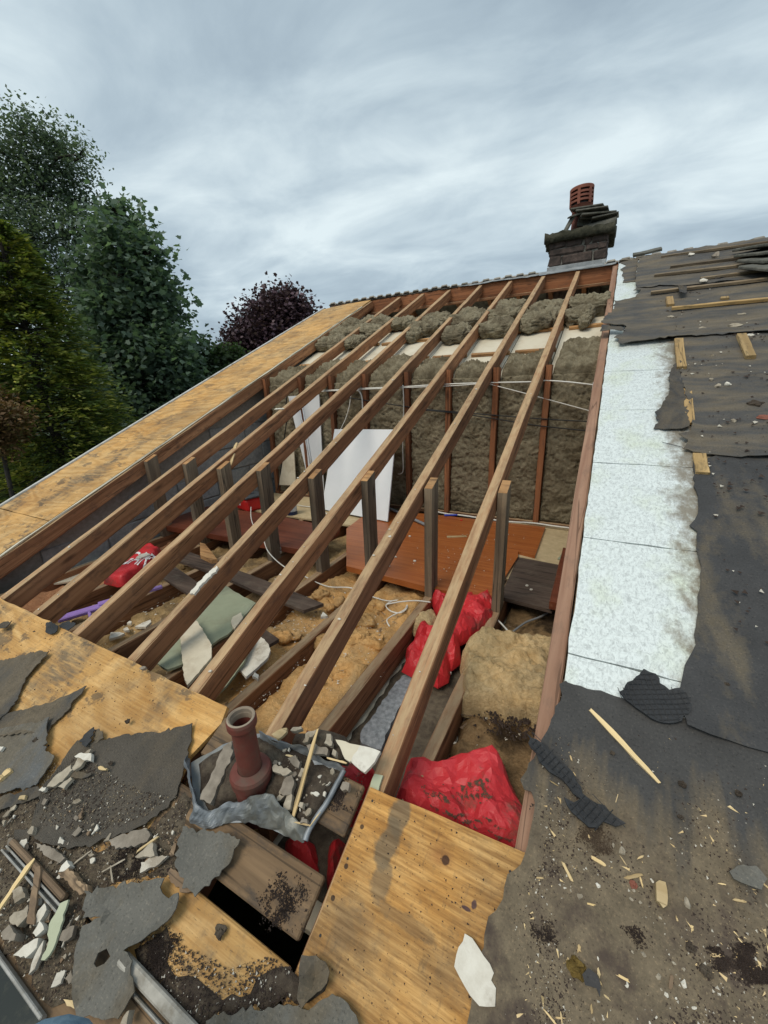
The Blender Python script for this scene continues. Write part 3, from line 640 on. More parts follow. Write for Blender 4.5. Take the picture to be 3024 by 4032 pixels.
rsheet('roofing_felt', T3, .041, .003, FELTU, wob=.008, wsc=4, res=.045, rag=(.025, .006), seed=8, curl=.018, hf=wrk)
T2 = e1([(421, 264), (408, 340), (396, 455), (400, 516), (530, 520), (600, 500), (780, 500), (1100, 475), (1548, 428)], .05)
T2 += [(2.6, T2[-1][1]), (2.6, 5.9), (.25, 5.9)]
rsheet('roofing_felt', T2, .049, .003, FELTU, wob=.006, wsc=4, res=.05, rag=(.03, .006), seed=9, hf=wrk)
rsheet('roofing_felt', e1([(255, 290), (421, 266), (406, 345), (393, 458), (282, 466), (298, 440), (276, 402), (290, 378), (262, 352), (316, 320)], .033), .029, .003, FELTU, res=.06, rag=(.03, .004), seed=10)
# flap of felt hanging over the foil, and a small folded tongue at the opening
sheet('felt_flap', ROOF, e1([(772, 1162), (722, 1186), (706, 1230), (680, 1290), (696, 1330), (686, 1430), (640, 1500), (566, 1600), (596, 1650), (556, 1720), (700, 1728), (862, 1724), (850, 1600), (822, 1400), (802, 1300)], .05), .031, .003, FELT, house, res=.03, wob=.012, wsc=9, rag=(.02, .004), seed=13, curl=.02)
sheet('felt_flap', ROOF, e1([(105, 838), (275, 848), (306, 866), (300, 888), (180, 882), (85, 892)], .062), .052, .003, FELT, house, res=.03, wob=.01, wsc=12, rag=(.02, .003), seed=14)
sheet('roofing_felt', ROOF, [(-4.05, 5.78), (-3.7, 5.9), (-3.45, 5.94), (-4.05, 5.96)], .0, .003, FELT, house, res=.1, seed=15)
# battens
def bat(a, b, w, h, n0, m=BATTEN):
    p, q = fp(ROOF, 'e1', *a, n0+h), fp(ROOF, 'e1', *b, n0+h)
    return beam('roof_batten', ROOF.P(*p, n0+h/2), ROOF.P(*q, n0+h/2), w, h, RN_, m, house, seg=8, jit=.0012, ch=.002)
bat((772, 952), (800, 1200), .048, .018, .043); bat((1320, 910), (1402, 1104), .048, .022, .040); bat((848, 1390), (874, 1690), .04, .012, .034)
bat((952, 1952), (985, 2120), .048, .016, .030); bat((690, 588), (700, 656), .05, .02, .052); bat((1172, 588), (1176, 604), .05, .016, .052)
for a, b, m in (((620, 236), (1560, 104), GREYBAT), ((700, 322), (1450, 226), GREYBAT), ((560, 397), (1490, 290), GREYBAT), ((962, 424), (1560, 344), GREYBAT), ((530, 546), (1560, 424), GREYBAT), ((712, 682), (1560, 600), BATTEN)):
    bat(a, b, .032, .022, .058, m)
# tiles of the back slope showing over the ridge, and a felt/lead lip along it
tm = None; xs = -4.02; k = 0
while xs < 4.9:
    if not (-.86 < xs < -.10):
        if tm is None:
            V, F = [], []; pr = [(-.072, 0), (-.055, .004), (-.045, .026), (.03, .030), (.045, .006), (.072, .004)]
            for j, yy in enumerate((0, .34)):
                V += [(a, yy, b) for a, b in pr]+[(a, yy, b-.018) for a, b in pr]
            for i in range(5): F += [(i, i+1, i+13, i+12), (i+6, i+18, i+19, i+7), (i, i+6, i+7, i+1), (i+12, i+13, i+19, i+18)]
            F += [(0, 12, 18, 6), (5, 11, 23, 17)]
            tm = bpy.data.meshes.new('roof_tile'); tm.from_pydata(V, [], F); tm.materials.append(TILEM)
        fr = Fr((0, 0, 0), VX, BS.ay, BS.az); o = BS.P(xs, -.035+rr.uniform(-.012, .012), .006+rr.uniform(-.004, .006))
        link_mesh('roof_tile', tm, fr.M(o) @ Matrix.Rotation(rr.uniform(-.05, .05), 4, 'Z'), house)
    xs += .146; k += 1
sheet('ridge_flashing', ROOF, [(-1.9, 5.905), (-.6, 5.89), (-.03, 5.90), (-.02, 6.02), (-1.9, 6.02)], .012, .004, LEADF, house, res=.05, wob=.012, wsc=7, rag=(.04, .004), seed=21)
sheet('ridge_flashing', ROOF, [(-3.95, 5.93), (-1.93, 5.925), (-1.93, 6.0), (-3.95, 6.0)], .004, .004, FELT, house, res=.07, wob=.012, wsc=7, rag=(.04, .005), seed=22)
sheet('ridge_flashing', ROOF, [(.0, 5.90), (1.2, 5.91), (4.9, 5.91), (4.9, 6.0), (.0, 6.0)], .02, .004, FELTU, house, res=.08, wob=.02, wsc=7, rag=(.04, .005), seed=23)

# ---------------- chimney: sooty sandstone, mossy coping, louvred pot, broken ridge tiles heaped on top
CX0, CX1, CY0, CY1, CZ0, CZ1 = -.815, -.15, 6.22, 6.82, ZC-.4, ZC+1.64
ch = box('chimney', WORLD, CX0+.02, CX1-.02, CY0+.02, CY1-.02, CZ0, CZ1, CMORT, house)
def stone(x0, x1, z0, z1, y0=CY0, nm='stone_block', d=.06):
    V, F = cbox(x0, x1, y0, y0+d, z0, z1, .012); V = [(a+rr.uniform(-.013, .013), b+rr.uniform(-.006, .006), c+rr.uniform(-.012, .012)) for a, b, c in V]
    return add(nm, WORLD, V, F, CSTONE, ch)
for z0, z1, cuts in ((1.37, 1.475, (-.815, -.66, -.30, -.15)), (1.485, 1.555, (-.815, -.40, -.25, -.15)), (1.563, 1.64, (-.815, -.62, -.42, -.33, -.15)), (.70, .95, (-.815, -.5, -.15)), (.96, 1.2, (-.815, -.65, -.3, -.15))):
    for a, b in zip(cuts, cuts[1:]): stone(a+.006, b-.006, ZC+z0, ZC+z1)
for z0, z1 in ((1.37, 1.475), (1.485, 1.555), (1.563, 1.64)):
    for y0, y1 in ((6.23, 6.5), (6.512, 6.81)):
        V, F = cbox(CX1-.055, CX1, y0, y1, ZC+z0, ZC+z1, .012); add('stone_block', WORLD, [(a+rr.uniform(-.005, .005), b, c+rr.uniform(-.005, .005)) for a, b, c in V], F, CSTONE, ch)
box('flashing', WORLD, CX0-.006, CX1+.006, CY0-.012, CY1+.01, ZC+1.2, ZC+1.362, LEADF, ch)
V2, T = fill(ragged([(CX0-.06, CY0-.06), (CX1+.06, CY0-.06), (CX1+.06, CY1+.06), (CX0-.06, CY1+.06)], .03, .008, 3), .04)
h = np.array([.085+.03*fbm(x*14, y*14, 2) for x, y in V2]); V, F = solid(V2, T, h+CZ1, np.array([CZ1-.005-.02*abs(fbm(x*20, y*20, 9)) for x, y in V2])); add('coping', WORLD, V, F, COPE, ch, True)
pot = Fr((-.505, 6.5, CZ1+.08), VX, VY, VZ)
V, F = lathe([(.105, 0), (.098, .18), (.10, .21), (.118, .22), (.118, .235), (.10, .245), (.108, .26), (.085, .26), (.085, 0)], 28); add('pot_base', pot, V, F, CPOT, ch, True)
pot2 = Fr((-.505, 6.5, CZ1+.08+.26), Vector((.999, 0, .05)).normalized(), VY, Vector((-.05, 0, .999)).normalized())
P_ = [lathe([(.10, 0), (.105, .03), (.135, .075), (.12, .075), (.09, .03), (.085, 0)], 32)]
for z in (.115, .158, .20): P_.append(lathe([(.137, z-.011), (.138, z+.011), (.118, z+.011), (.118, z-.011)], 32))
P_.append(lathe([(.138, .235), (.140, .262), (.138, .27), (.12, .27), (.118, .235)], 32)); P_.append(lathe([(.120, .262), (.06, .272), (.001, .274), (.001, .266), (.06, .264), (.12, .254)], 32))
for k in range(6):
    a = k*math.pi/3+.35; c_, s_ = math.cos(a), math.sin(a); V = boxv(.119, .1385, -.016, .016, .07, .245); P_.append(([(x*c_-y*s_, x*s_+y*c_, z) for x, y, z in V], BOXF))
add('pot_cowl', pot2, *join(P_), CPOT, ch, False)
add('pot_core', pot2, *lathe([(.108, .05), (.108, .25), (.10, .25), (.10, .05)], 24), BLACKP, ch)  # plain black sleeve inside the cowl, behind its slots
def halfround(L, r, t=.02):
    V, F = [], []; k = 9
    for x in (0, L):
        for R_ in (r, r-t):
            for i in range(k): a = math.pi*i/(k-1); V.append((x, R_*math.cos(a), R_*math.sin(a)))
    for i in range(k-1): F += [(i, i+1, i+1+2*k, i+2*k), (i+k, i+3*k, i+1+3*k, i+1+k), (i, i+k, i+1+k, i+1), (i+2*k, i+1+2*k, i+1+3*k, i+3*k)]
    F += [(0, 2*k, 3*k, k), (k-1, 2*k-1, 4*k-1, 3*k-1)]; return V, F
zt = CZ1+.085
def rot(m, V): return [tuple(m @ Vector(v)) for v in V]
Rm = lambda x, y, z: Matrix.Rotation(z, 3, 'Z') @ Matrix.Rotation(y, 3, 'Y') @ Matrix.Rotation(x, 3, 'X')
for (x, y, z, L, r, ro) in ((-.44, 6.30, zt-.005, .36, .062, (0, -.05, -.1)), (-.40, 6.42, zt+.075, .33, .07, (.2, -.12, .15)), (-.50, 6.30, zt+.10, .30, .08, (-.3, .1, .35))):
    V, F = halfround(L, r); add('broken_ridge_tile', Fr((x, y, z), VX, VY, VZ), rot(Rm(*ro), V), F, SLATEM, ch)
for (x, y, z, a, b, ro) in ((-.30, 6.28, zt+.14, .38, .2, (.1, .05, .2)), (-.36, 6.30, zt+.19, .36, .18, (-.1, .10, -.1)), (-.28, 6.38, zt+.17, .32, .16, (.12, -.04, .5)), (-.62, 6.32, zt+.10, .20, .14, (.3, -1.1, .2)), (-.42, 6.32, zt+.245, .36, .14, (.05, .09, -.15)), (-.50, 6.33, zt+.20, .26, .14, (.2, -.2, .3)), (-.22, 6.30, zt+.10, .28, .2, (.0, -.06, .1))):
    V, F = cbox(-a/2, a/2, -b/2, b/2, -.009, .009, .004); V = [(p+.012*fbm(p*20, q*20), q+.012*fbm(q*20, p*20, 4), s) for p, q, s in V]; add('broken_slate', Fr((x, y, z), VX, VY, VZ), rot(Rm(*ro), V), F, SLATEM, ch)
# rooflight low on the slope: aluminium top rail, broken free, and its dark pane
rl = empty('rooflight', ROOF.P(-1, -.47, 0), 'dark rooflight pane with dirty aluminium rails among rubble low on the roof', 'skylight')
def rail(x0, x1, s0, n0, m, w=.02, h=.03, nm='frame_rail'):
    P_ = [(boxv(x0, x1, s0, s0+.004, n0, n0+h), BOXF), (boxv(x0, x1, s0+w-.004, s0+w, n0, n0+h*.8), BOXF), (boxv(x0, x1, s0+.004, s0+w-.004, n0, n0+.004), BOXF)]
    return add(nm, ROOF, *join(P_), m, rl)
rail(-1.38, -1.06, -.352, .03, ALU, .014, .022); box('frame_rail', ROOF, -.835, -.50, -.352, -.346, .03, .045, ALU, rl, .002)
box('glazing_bar', ROOF, -1.38, -1.08, -.335, -.320, .03, .050, OLDWOOD, rl); box('glazing_bar', ROOF, -.83, -.50, -.337, -.313, .03, .052, DUSTYW, rl)
box('glass_pane', ROOF, -1.9, -.93, -1.2, -.474, .024, .032, GLASSD, rl, .001); box('pane_edge', ROOF, -1.9, -.93, -.473, -.465, .022, .040, ALU, rl, .002)

# ------------------------------------------------------------------ inside the loft
FF = FLOOR(FL)                              # joist-top level
def chunk(name, fr, v, L, n0, th, m, label, cat, group=None, rag=(.012, .0015), seed=1, parent=None, tilt=None, res=.05, wob=.0, edge=None):
    """broken flat piece traced on the surface it lies on"""
    P_ = pts(fr, v, L, n0+th); cx, cy = np.mean(P_, 0); hf = None
    if tilt: hf = lambda x, y: max(0.0, tilt[0]*(x-cx)+tilt[1]*(y-cy)+tilt[2])
    o = sheet(name, fr, P_, n0, th, m, parent, res=res, rag=rag, seed=seed, wob=wob, wsc=14, hf=hf)
    if edge: pass
    return tag(o, label, cat, group) if parent is None else o
BX = [(-3.222, -2.79), (-2.74, -2.41), (-2.36, -2.02), (-1.97, -1.58), (-1.53, -1.19), (-1.14, -.79), (-.35, -.002)]
BM = [WOOLP, WOOLD, WOOLD, WOOLD, WOOLO, WOOLO, WOOLS]
BL = ['pinkish orange wool in the joist bay along the block gable wall', 'dirty wool in the joist bay under the lettered red bag', 'dirty brown wool in the joist bay with the purple tool',
 'dusty wool in the joist bay under the green board', 'orange wool in the joist bay beside the long dark plank', 'bright orange wool in the joist bay beside the bare plaster one', 'dirty orange wool strewn with black soil next to the foil boards']
for i, ((a, b), m) in enumerate(zip(BX, BM)):
    t_ = (.09, .07, .06, .055, .075, .085, .075)[i]
    tag(pillow('loft_insulation', FF, [(a, .52), (b, .52), (b, 2.9), (a, 2.9)], -.159, t_, m, res=.022, r=.04, amp=.040, sc=6, seed=i+2, shag=.008), BL[i], 'insulation', 'loft insulation between the joists')
tag(pillow('grit_drift', FF, [(-.735, .52), (-.405, .52), (-.405, 1.95), (-.735, 1.95)], -.159, .012, DUST, res=.04, r=.05, amp=.02, sc=6, seed=31), 'thin drift of grit over bare plaster between two joists', 'dirt', kind='stuff')
# wool packed in the low wall at the back, flopping over its top
SXL = [-3.226]+[x+.046 for x in JX]; SXR = JX+[.06]
WF = WALL(YW+.03)
ft = [3.56, 3.64, 3.60, 3.66, 3.56, 3.40, 3.54, 3.74]
for i, (a, b) in enumerate(zip(SXL, SXR)):
    where = ['against the block gable', 'behind the tall white panel', 'left of the leaning white board', 'behind the leaning white board', 'right of the leaning white board', 'third from the foil edge', 'second from the foil edge', 'next to the foil edge'][i]
    wb = pillow('wall_insulation', WF, [(a-.004, FL+.035), (b+.004, FL+.035), (b+.004, .03), (a-.004, .03)], .0, .065, WOOLW, res=.0115, r=.005, amp=.014, sc=6, seed=i+50, shag=.013, rag=(.05, .001))
    tag(wb, 'grey green wool batt between wall studs '+where, 'insulation', 'wool batts in the low wall')
    pillow('wool_fold', ROOF, [(a+.005, 3.16), (b-.005, 3.16), (b-.005, ft[i]-rr.uniform(0, .06)), ((a+b)/2, ft[i]), (a+.005, ft[i]-rr.uniform(0, .08))], -.137, .075, WOOLW, wb, res=.011, r=.035, amp=.028, sc=8, seed=i+70, shag=.026)
RL = [('c2', 1045, 548, 62, 48, .085, .5), ('c2', 985, 585, 48, 26, .06, 0), ('c2', 990, 545, 52, 24, .06, .1), ('c2', 1010, 598, 16, 14, .035, 0),
 ('c2', 865, 560, 62, 20, .055, -.1), ('c2', 862, 592, 50, 18, .06, -.15), ('c2', 822, 612, 55, 24, .065, .5), ('c2', 815, 590, 40, 18, .05, .2),
 ('c2', 728, 555, 58, 17, .05, -.25), ('c2', 706, 586, 58, 20, .06, -.25), ('c2', 690, 630, 62, 28, .07, -.15), ('c2', 590, 585, 52, 18, .05, -.1),
 ('c2', 575, 604, 62, 18, .06, -.08), ('c2', 542, 650, 46, 28, .06, .45), ('c2', 455, 600, 56, 20, .05, -.1), ('c2', 430, 630, 52, 30, .065, .2), ('c2', 385, 652, 28, 20, .055, .6),
 ('c2', 345, 612, 38, 20, .05, .2), ('c2', 255, 610, 48, 20, .055, -.5), ('c2', 215, 640, 56, 26, .06, -.6), ('c2', 175, 680, 30, 18, .05, -.5),
 ('c2', 150, 622, 54, 18, .055, -.3), ('c2', 118, 650, 58, 18, .055, -.3), ('c2', 80, 684, 54, 20, .055, -.15)]
RLL = []
for bay, items in (('in the bay next to the foil edge', ('big wool heap', 'lower wool roll', 'upper wool roll', 'tiny wool tuft')), ('in the bay second from the foil edge', ('top wool roll', 'folded wool roll', 'drooping wool roll', 'short wool roll')), ('in the bay third from the foil edge', ('top wool roll', 'middle wool roll', 'bottom wool roll')),
  ('in the bay fourth from the foil edge', ('top wool roll', 'middle wool roll', 'drooping wool roll')), ('in the bay fifth from the foil edge', ('top wool roll', 'middle wool lump', 'lowest wool lump')), ('in the bay third from the plywood strip', ('single wool roll',)), ('in the bay second from the plywood strip', ('top wool roll', 'middle wool roll', 'lowest wool roll')), ('in the bay beside the plywood strip', ('top wool roll', 'middle wool roll', 'lowest wool roll'))):
    for it in items: RLL.append('grey green '+it+' '+bay+' below the ridge')
for i, (v, x, y, hx, hy, rz, an) in enumerate(RL):
    z0 = -.070; a, b = fp(ROOF, v, x, y, z0); a1, _ = fp(ROOF, v, x+hx, y, z0); _, b1 = fp(ROOF, v, x, y-hy, z0); rx, ry = abs(a1-a)*1.05, min(.135, abs(b1-b))
    V, F = blobm(rx, ry, rz, .036, 13, i+1, 60, 38, .75, .5); c_, s_ = math.cos(an*.5), math.sin(an*.5); V = [(a+p*c_-q*s_, b+p*s_+q*c_, z0+r_) for p, q, r_ in V]
    tag(add('insulation_roll', ROOF, V, F, WOOLR, None, True), RLL[i], 'insulation', 'wool rolls below the ridge')
# lying doors and boards
dr = empty('door', FF.P(-1.0, 2.6, 0), 'large orange brown varnished door laid flat across the joists', 'door')
sheet('door_leaf', FF, pts(FF, 'd5', [(-60, 545), (150, 600), (500, 690), (880, 765), (1062, 482), (1062, 450), (1172, 478), (1240, 290), (480, 205), (100, 180), (-60, 300)], .04), .002, .038, DOORO, dr, res=.3, rag=(.3, 0))
beam('lipping', FF.P(*fp(FF, 'd5', -60, 547, .02), .019), FF.P(*fp(FF, 'd5', 878, 766, .02), .019), .006, .032, VZ, DOORR, dr, seg=3, jit=0)
d2_ = empty('door', FF.P(-2.2, 2.5, .04), 'dark red brown door with steel hinge lying on top of the orange door', 'door')
sheet('door_leaf', FF, pts(FF, 'd4', [(85, 352), (1195, 545), (1310, 560), (1530, 378), (1050, 275), (640, 215), (300, 175)], .085), .042, .043, DOORR, d2_, res=.3, rag=(.3, 0))
for dy in (0, 34):
    a = fp(FF, 'd4', 1020, 520+dy, .07-dy*.0009); fr_ = FF.P(*a, .068-dy*.0009); box('hinge', Fr(fr_, Vector((.98, -.2, 0)).normalized(), Vector((.2, .98, 0)).normalized(), VZ), -.055, .055, -.012, .003, -.010, .012, STEEL, d2_, .002)
tag(chunk('board', FF, 'd5', [(1062, 486), (1355, 542), (1300, 772), (1284, 832), (945, 745)], .0, .022, DARKBOARD, 'dark brown board lying at the right end of the orange door', 'board', rag=(.3, 0)))
bq = beam('timber', FF.P(*fp(FF, 'd5', 1398, 430, .08), .058), FF.P(*fp(FF, 'd5', 1325, 790, .08), .058), .085, .045, VZ, DOORR, None, seg=6); tag(bq, 'red brown timber with paint splashed end beside the foil edge', 'timber')
tag(chunk('board_strip', FF, 'd4', [(1350, 680), (1410, 692), (1395, 712), (1340, 705)], -.01, .012, SPLINT, 'pale strip of wood poking from under the orange door', 'strip', rag=(.3, 0)))
tag(chunk('plank', FF, 'c3', [(800, 402), (1180, 545), (1398, 632), (1312, 662), (1090, 572), (930, 502), (765, 445)], .0, .02, DARKBOARD, 'long dark plank laid across the joists, its end near the coiled white wire', 'plank', rag=(.3, 0)))
tag(chunk('plank', FF, 'c3', [(688, 510), (745, 465), (1205, 785), (1160, 812)], .0, .018, DARKBOARD, 'dark plank running under the green board beside the lettered red bag', 'plank', rag=(.3, 0)))
tag(chunk('wood_offcut', FF, 'd4', [(388, 490), (430, 500), (530, 625), (480, 632), (390, 590)], .0, .05, SAWN, 'triangular orange offcut below the dark red door', 'offcut', rag=(.3, 0)))
tag(chunk('green_board', FF, 'c3', [(965, 552), (1105, 630), (1045, 700), (1000, 750), (790, 893), (722, 917), (650, 870), (830, 690)], .02, .012, GREENB, 'large grey green board with broken edge lying across the joists', 'board', rag=(.03, .003)))
tag(chunk('plaster_fragment', FF, 'c3', [(780, 775), (830, 716), (858, 735), (880, 770), (918, 830), (915, 880), (850, 945), (808, 985), (795, 950)], .034, .014, PLASTC, 'stained cream plaster piece lying on the green board', 'plaster', tilt=(.0, .12, .02)))
tag(chunk('plaster_fragment', FF, 'c3', [(998, 715), (1005, 690), (1042, 670), (1050, 692), (1012, 742)], .034, .012, PLASTC, 'small cream plaster piece on the green board edge by a rafter', 'plaster'))
tag(chunk('plaster_fragment', FF, 'c3', [(1000, 905), (1045, 840), (1092, 790), (1132, 800), (1160, 825), (1171, 855), (1160, 880), (1120, 915), (1065, 955), (1040, 930)], -.02, .014, PLAST, 'rounded white plaster piece beside the dark wedge of board', 'plaster', tilt=(.0, .1, .02)))
tag(chunk('board_wedge', FF, 'c3', [(888, 1045), (960, 960), (1040, 895), (1098, 838), (1105, 862), (1065, 950), (985, 1030), (930, 1062)], -.06, .012, GREENB, 'dark pointed wedge of green board standing between two rafters', 'board', tilt=(.3, .3, .06)))
tag(chunk('cream_board', FF, 'e3', [(300, 650), (560, 465), (800, 395), (840, 410), (700, 560), (560, 600), (420, 620)], -.055, .012, PLASTC, 'cream board lying beside the block gable wall', 'board', rag=(.05, .002)))
for i, (v, L, lb) in enumerate((('e3', [(1100, 970), (1165, 935), (1230, 912), (1235, 930), (1190, 970)], 'long white plaster sliver beside the green board'), ('e3', [(1035, 940), (1055, 922), (1075, 925), (1070, 942)], 'small grey plaster bit near the purple tool'),
  ('e3', [(1005, 990), (1040, 970), (1055, 995), (1020, 1002)], 'small cream plaster triangle near the purple tool'), ('e3', [(890, 1070), (905, 1015), (960, 1012), (1018, 1022), (960, 1050)], 'white painted plaster piece by the grey felt scrap'),
  ('c3', [(1385, 690), (1395, 668), (1415, 685)], 'white plaster triangle on the joist right of the dark plank'), ('c3', [(1090, 945), (1100, 928), (1118, 940), (1112, 958)], 'round white plaster crumb on the joist by the wedge'),
  ('c3', [(1355, 985), (1375, 955), (1405, 965), (1385, 985)], 'white plaster crumb on the bright orange wool'))):
    chunk('plaster_fragment', FF, v, L, .0 if i in (4, 5) else -.07, .014, PLAST, lb, 'plaster', seed=i)
tag(chunk('felt_scrap', FF, 'e3', [(775, 1065), (800, 1015), (860, 1030), (905, 1030), (880, 1090), (840, 1120)], -.05, .004, FELTG, 'grey felt scrap fallen between rafters beside the plywood edge', 'felt', tilt=(.3, .1, .05)))
tag(chunk('mineral_strip', FF, 'c4', [(115, 1050), (150, 1000), (180, 950), (230, 880), (272, 830), (320, 810), (302, 870), (262, 950), (230, 1010), (192, 1108), (120, 1085)], -.147, .03, GRANITE, 'speckled grey mineral strip lying between two joists', 'strip', rag=(.02, .004), res=.03, wob=.006))
for i in range(26):                        # torn tufts pulled out of the wool
    bi = rr.choice((0, 1, 2, 3, 4, 4, 5, 5, 6)); a, b = BX[bi]; x, y = rr.uniform(a+.05, b-.05), rr.uniform(.75, 1.95); s_ = rr.uniform(.025, .06)
    V, F = blobm(s_*rr.uniform(.8, 1.6), s_, s_*.45, s_*.8, .7/s_, i+300, 24, 14, .8, .3); tag(add('wool_tuft', FF, [(p+x, q+y, w-.085+s_*.3) for p, q, w in V], F, BM[bi], None, True), 'torn tuft of loose wool on the loft insulation between joists', 'insulation', 'torn wool tufts between the joists')
# white boards at the back
def slab(name, q, th, m, label, cat, parent=None):
    q = [Vector(p) for p in q]; ax = (q[1]-q[0]).normalized(); nn = ax.cross(q[3]-q[0]).normalized(); ay = nn.cross(ax); fr = Fr(q[0], ax, ay, nn)
    P_ = [((p-q[0]).dot(ax), (p-q[0]).dot(ay)) for p in q]; V = [(a, b, 0) for a, b in P_]+[(a, b, th) for a, b in P_]
    o = add(name, fr, V, BOXF, m, parent); return tag(o, label, cat) if label else o
def onY(v, x, y, Y): r = ray(v, x, y); return CAM+r*(Y/r.y)
def onX(v, x, y, X): r = ray(v, x, y); return CAM+r*(X/r.x)
def onZ(v, x, y, Z): r = ray(v, x, y); return CAM+r*(Z/r.z)
slab('white_board', [onZ('d3', 765, 1255, FL+.03), onZ('d3', 1303, 1356, FL+.045), onY('d3', 1428, 640, 3.36), onY('d3', 872, 604, 3.36)], .012, PLASTW, 'large white board leaning against the wool filled wall', 'board')
tw = empty('plasterboard_offcut', onY('d3', 700, 1150, 3.4), 'tall narrow white panel standing between the wall studs', 'panel')
slab('panel', [onY('d3', 690, 1155, 3.385), onY('d3', 785, 1140, 3.385), onY('d3', 745, 318, 3.385), onY('d3', 492, 332, 3.385)], .012, PLASTW, None, None, tw)
for dx in (60, 85): tube('panel_edge', [onY('d3', 505+dx, 333, 3.366), onY('d3', 690+dx*.35, 1150, 3.366)], .006, PLASTW, tw, False)
slab('cream_board', [onY('d3', 420, 1055, 3.34), onY('d3', 555, 1060, 3.34), onY('d3', 535, 740, 3.37), onY('d3', 440, 790, 3.37)], .012, PLASTC, 'low cream board standing left of the tall white panel', 'board')
# bucket, tool boxes, tin
def cyl(fr, prof, seg=24): return lathe(prof, seg)
bp = onZ('c3', 992, 190, FL); bf = Fr(bp, VX, VY, VZ); bu = empty('bucket', bp, 'orange red plastic bucket standing by the block gable wall', 'bucket')
add('bucket_body', bf, *lathe([(.085, .02), (.12, .27), (.128, .272), (.128, .285), (.113, .285), (.078, .03), (.001, .03), (.001, .02)], 28), ORANGE, bu, True)
tube('bucket_handle', [bp+Vector((-.125, 0, .265)), bp+Vector((-.09, -.09, .22)), bp+Vector((0, -.125, .2)), bp+Vector((.09, -.09, .22)), bp+Vector((.125, 0, .265))], .004, STEEL, bu)
bp = onZ('c3', 1045, 240, FL); bf = Fr(bp, Vector((.97, -.24, 0)).normalized(), Vector((.24, .97, 0)).normalized(), VZ); tb = empty('tool_box', bp, 'red plastic tub with dark grey lid behind the doors', 'tub')
box('tub', bf, -.12, .12, 0, .2, .02, .15, REDP, tb, .02); box('lid', bf, -.13, .13, -.01, .21, .151, .18, DGREY, tb, .01); box('lid_grip', bf, -.05, .05, .06, .14, .178, .195, DGREY, tb, .006)
box('print', bf, -.11, .0, -.003, .0005, .08, .105, WHITEINK, tb, .0005)
bp = onZ('c3', 1262, 246, FL+.02); pf = Fr(bp, VX, VY, VZ); pt = empty('paint_tin', bp, 'small printed paint tin on the chipboard by the white panel', 'tin')
add('tin', pf, *lathe([(.052, .035), (.052, .125), (.055, .127), (.055, .133), (.048, .133), (.045, .126), (.001, .126), (.001, .035)], 24), CANM, pt, True); add('tin_base', pf, *lathe([(.0522, 0), (.0522, .036), (.001, .036), (.001, 0)], 24), NAVY, pt, True)
V = [(.053*math.sin(a), -.053*math.cos(a), z) for z in (.05, .075) for a in np.linspace(-.2, .25, 6)]; add('tin_label', pf, V, [(i, i+1, i+7, i+6) for i in range(5)], WHITEINK, pt)
bp = onZ('c3', 880, 196, FL); bb = empty('tool_case', bp, 'low black tool case by the block gable wall', 'case'); cf = Fr(bp, VX, VY, VZ)
box('case', cf, -.1, .12, 0, .2, .02, .12, BLACKP, bb, .01); box('case_print', cf, -.08, .02, -.002, .0005, .08, .095, WHITEINK, bb, .0005)
# red rubble bags
def bag(v, L, n0, T, m, label, seed, z=None, **k):
    fr = FF; P_ = pts(fr, v, L, (z if z is not None else n0+T*.75)); a = dict(res=.016, r=.055, amp=.045, sc=6, hard=True, rag=(.05, .009), pw=.65, facet=.003); a.update(k)
    return tag(pillow('rubble_bag', fr, P_, n0, T, m, None, seed=seed, **a), label, 'bag', 'red rubble bags')
bag('d5', [(490, 730), (560, 714), (700, 722), (880, 735), (916, 785), (900, 868), (800, 935), (700, 990), (620, 1030), (560, 930), (540, 870)], -.05, .085, BAG, 'red plastic bag slumped against the post nearest the foil edge', 4)
bag('d5', [(298, 1160), (325, 1070), (420, 945), (510, 918), (600, 985), (690, 1055), (692, 1112), (610, 1228), (540, 1266), (470, 1235), (395, 1210)], -.10, .09, BAG, 'dirty red plastic bag lying below the one at the post', 5)
b2 = bag('e3', [(830, 565), (900, 500), (1000, 425), (1130, 340), (1240, 303), (1325, 330), (1270, 420), (1180, 480), (1085, 520), (1060, 560), (1000, 592), (940, 590)], .0, .07, BAG, 'red plastic bag printed with white letters by the gable wall', 6, r=.03, amp=.012, facet=0, res=.012)
b3 = bag('c6', [(225, 500), (250, 410), (282, 328), (400, 342), (520, 330), (645, 302), (668, 370), (718, 460), (778, 555), (772, 650), (760, 760), (640, 720), (430, 620), (290, 570)], -.15, .165, BAGD, 'big red bag strewn with grit in the open eave beside the felt', 7, z=.02, r=.05, amp=.045, sc=4.5, res=.017, facet=.003, pw=.55)
bag('d6', [(845, 300), (870, 215), (935, 180), (1060, 245), (1220, 268), (1320, 330), (1350, 405), (1485, 465), (1420, 560), (1300, 690), (1180, 680), (1000, 560), (900, 420)], -.15, .2, BAGD, 'red bag half buried under plaster rubble behind the clay pipe', 8, z=.06, r=.08, amp=.03)
bag('d6', [(700, 1080), (860, 1040), (1030, 1060), (1060, 1200), (1060, 1420), (900, 1420), (760, 1260)], -.24, .14, BAG, 'red bag seen down the gap between the roof boards, dull side', 9, r=.07)
bag('d6', [(1070, 1080), (1240, 1060), (1260, 1200), (1160, 1420), (1050, 1400), (1050, 1220)], -.22, .17, BAG, 'bright shiny red bag seen down the gap next to the rafter', 10, r=.05)
cu = bpy.data.curves.new('lettering', 'FONT'); cu.body = 'GAR'; cu.size = 1; tmp = bpy.data.objects.new('tmp_text', cu); COL.objects.link(tmp)
bpy.context.view_layer.update(); me = bpy.data.meshes.new_from_object(tmp, depsgraph=bpy.context.evaluated_depsgraph_get()); bpy.data.objects.remove(tmp)
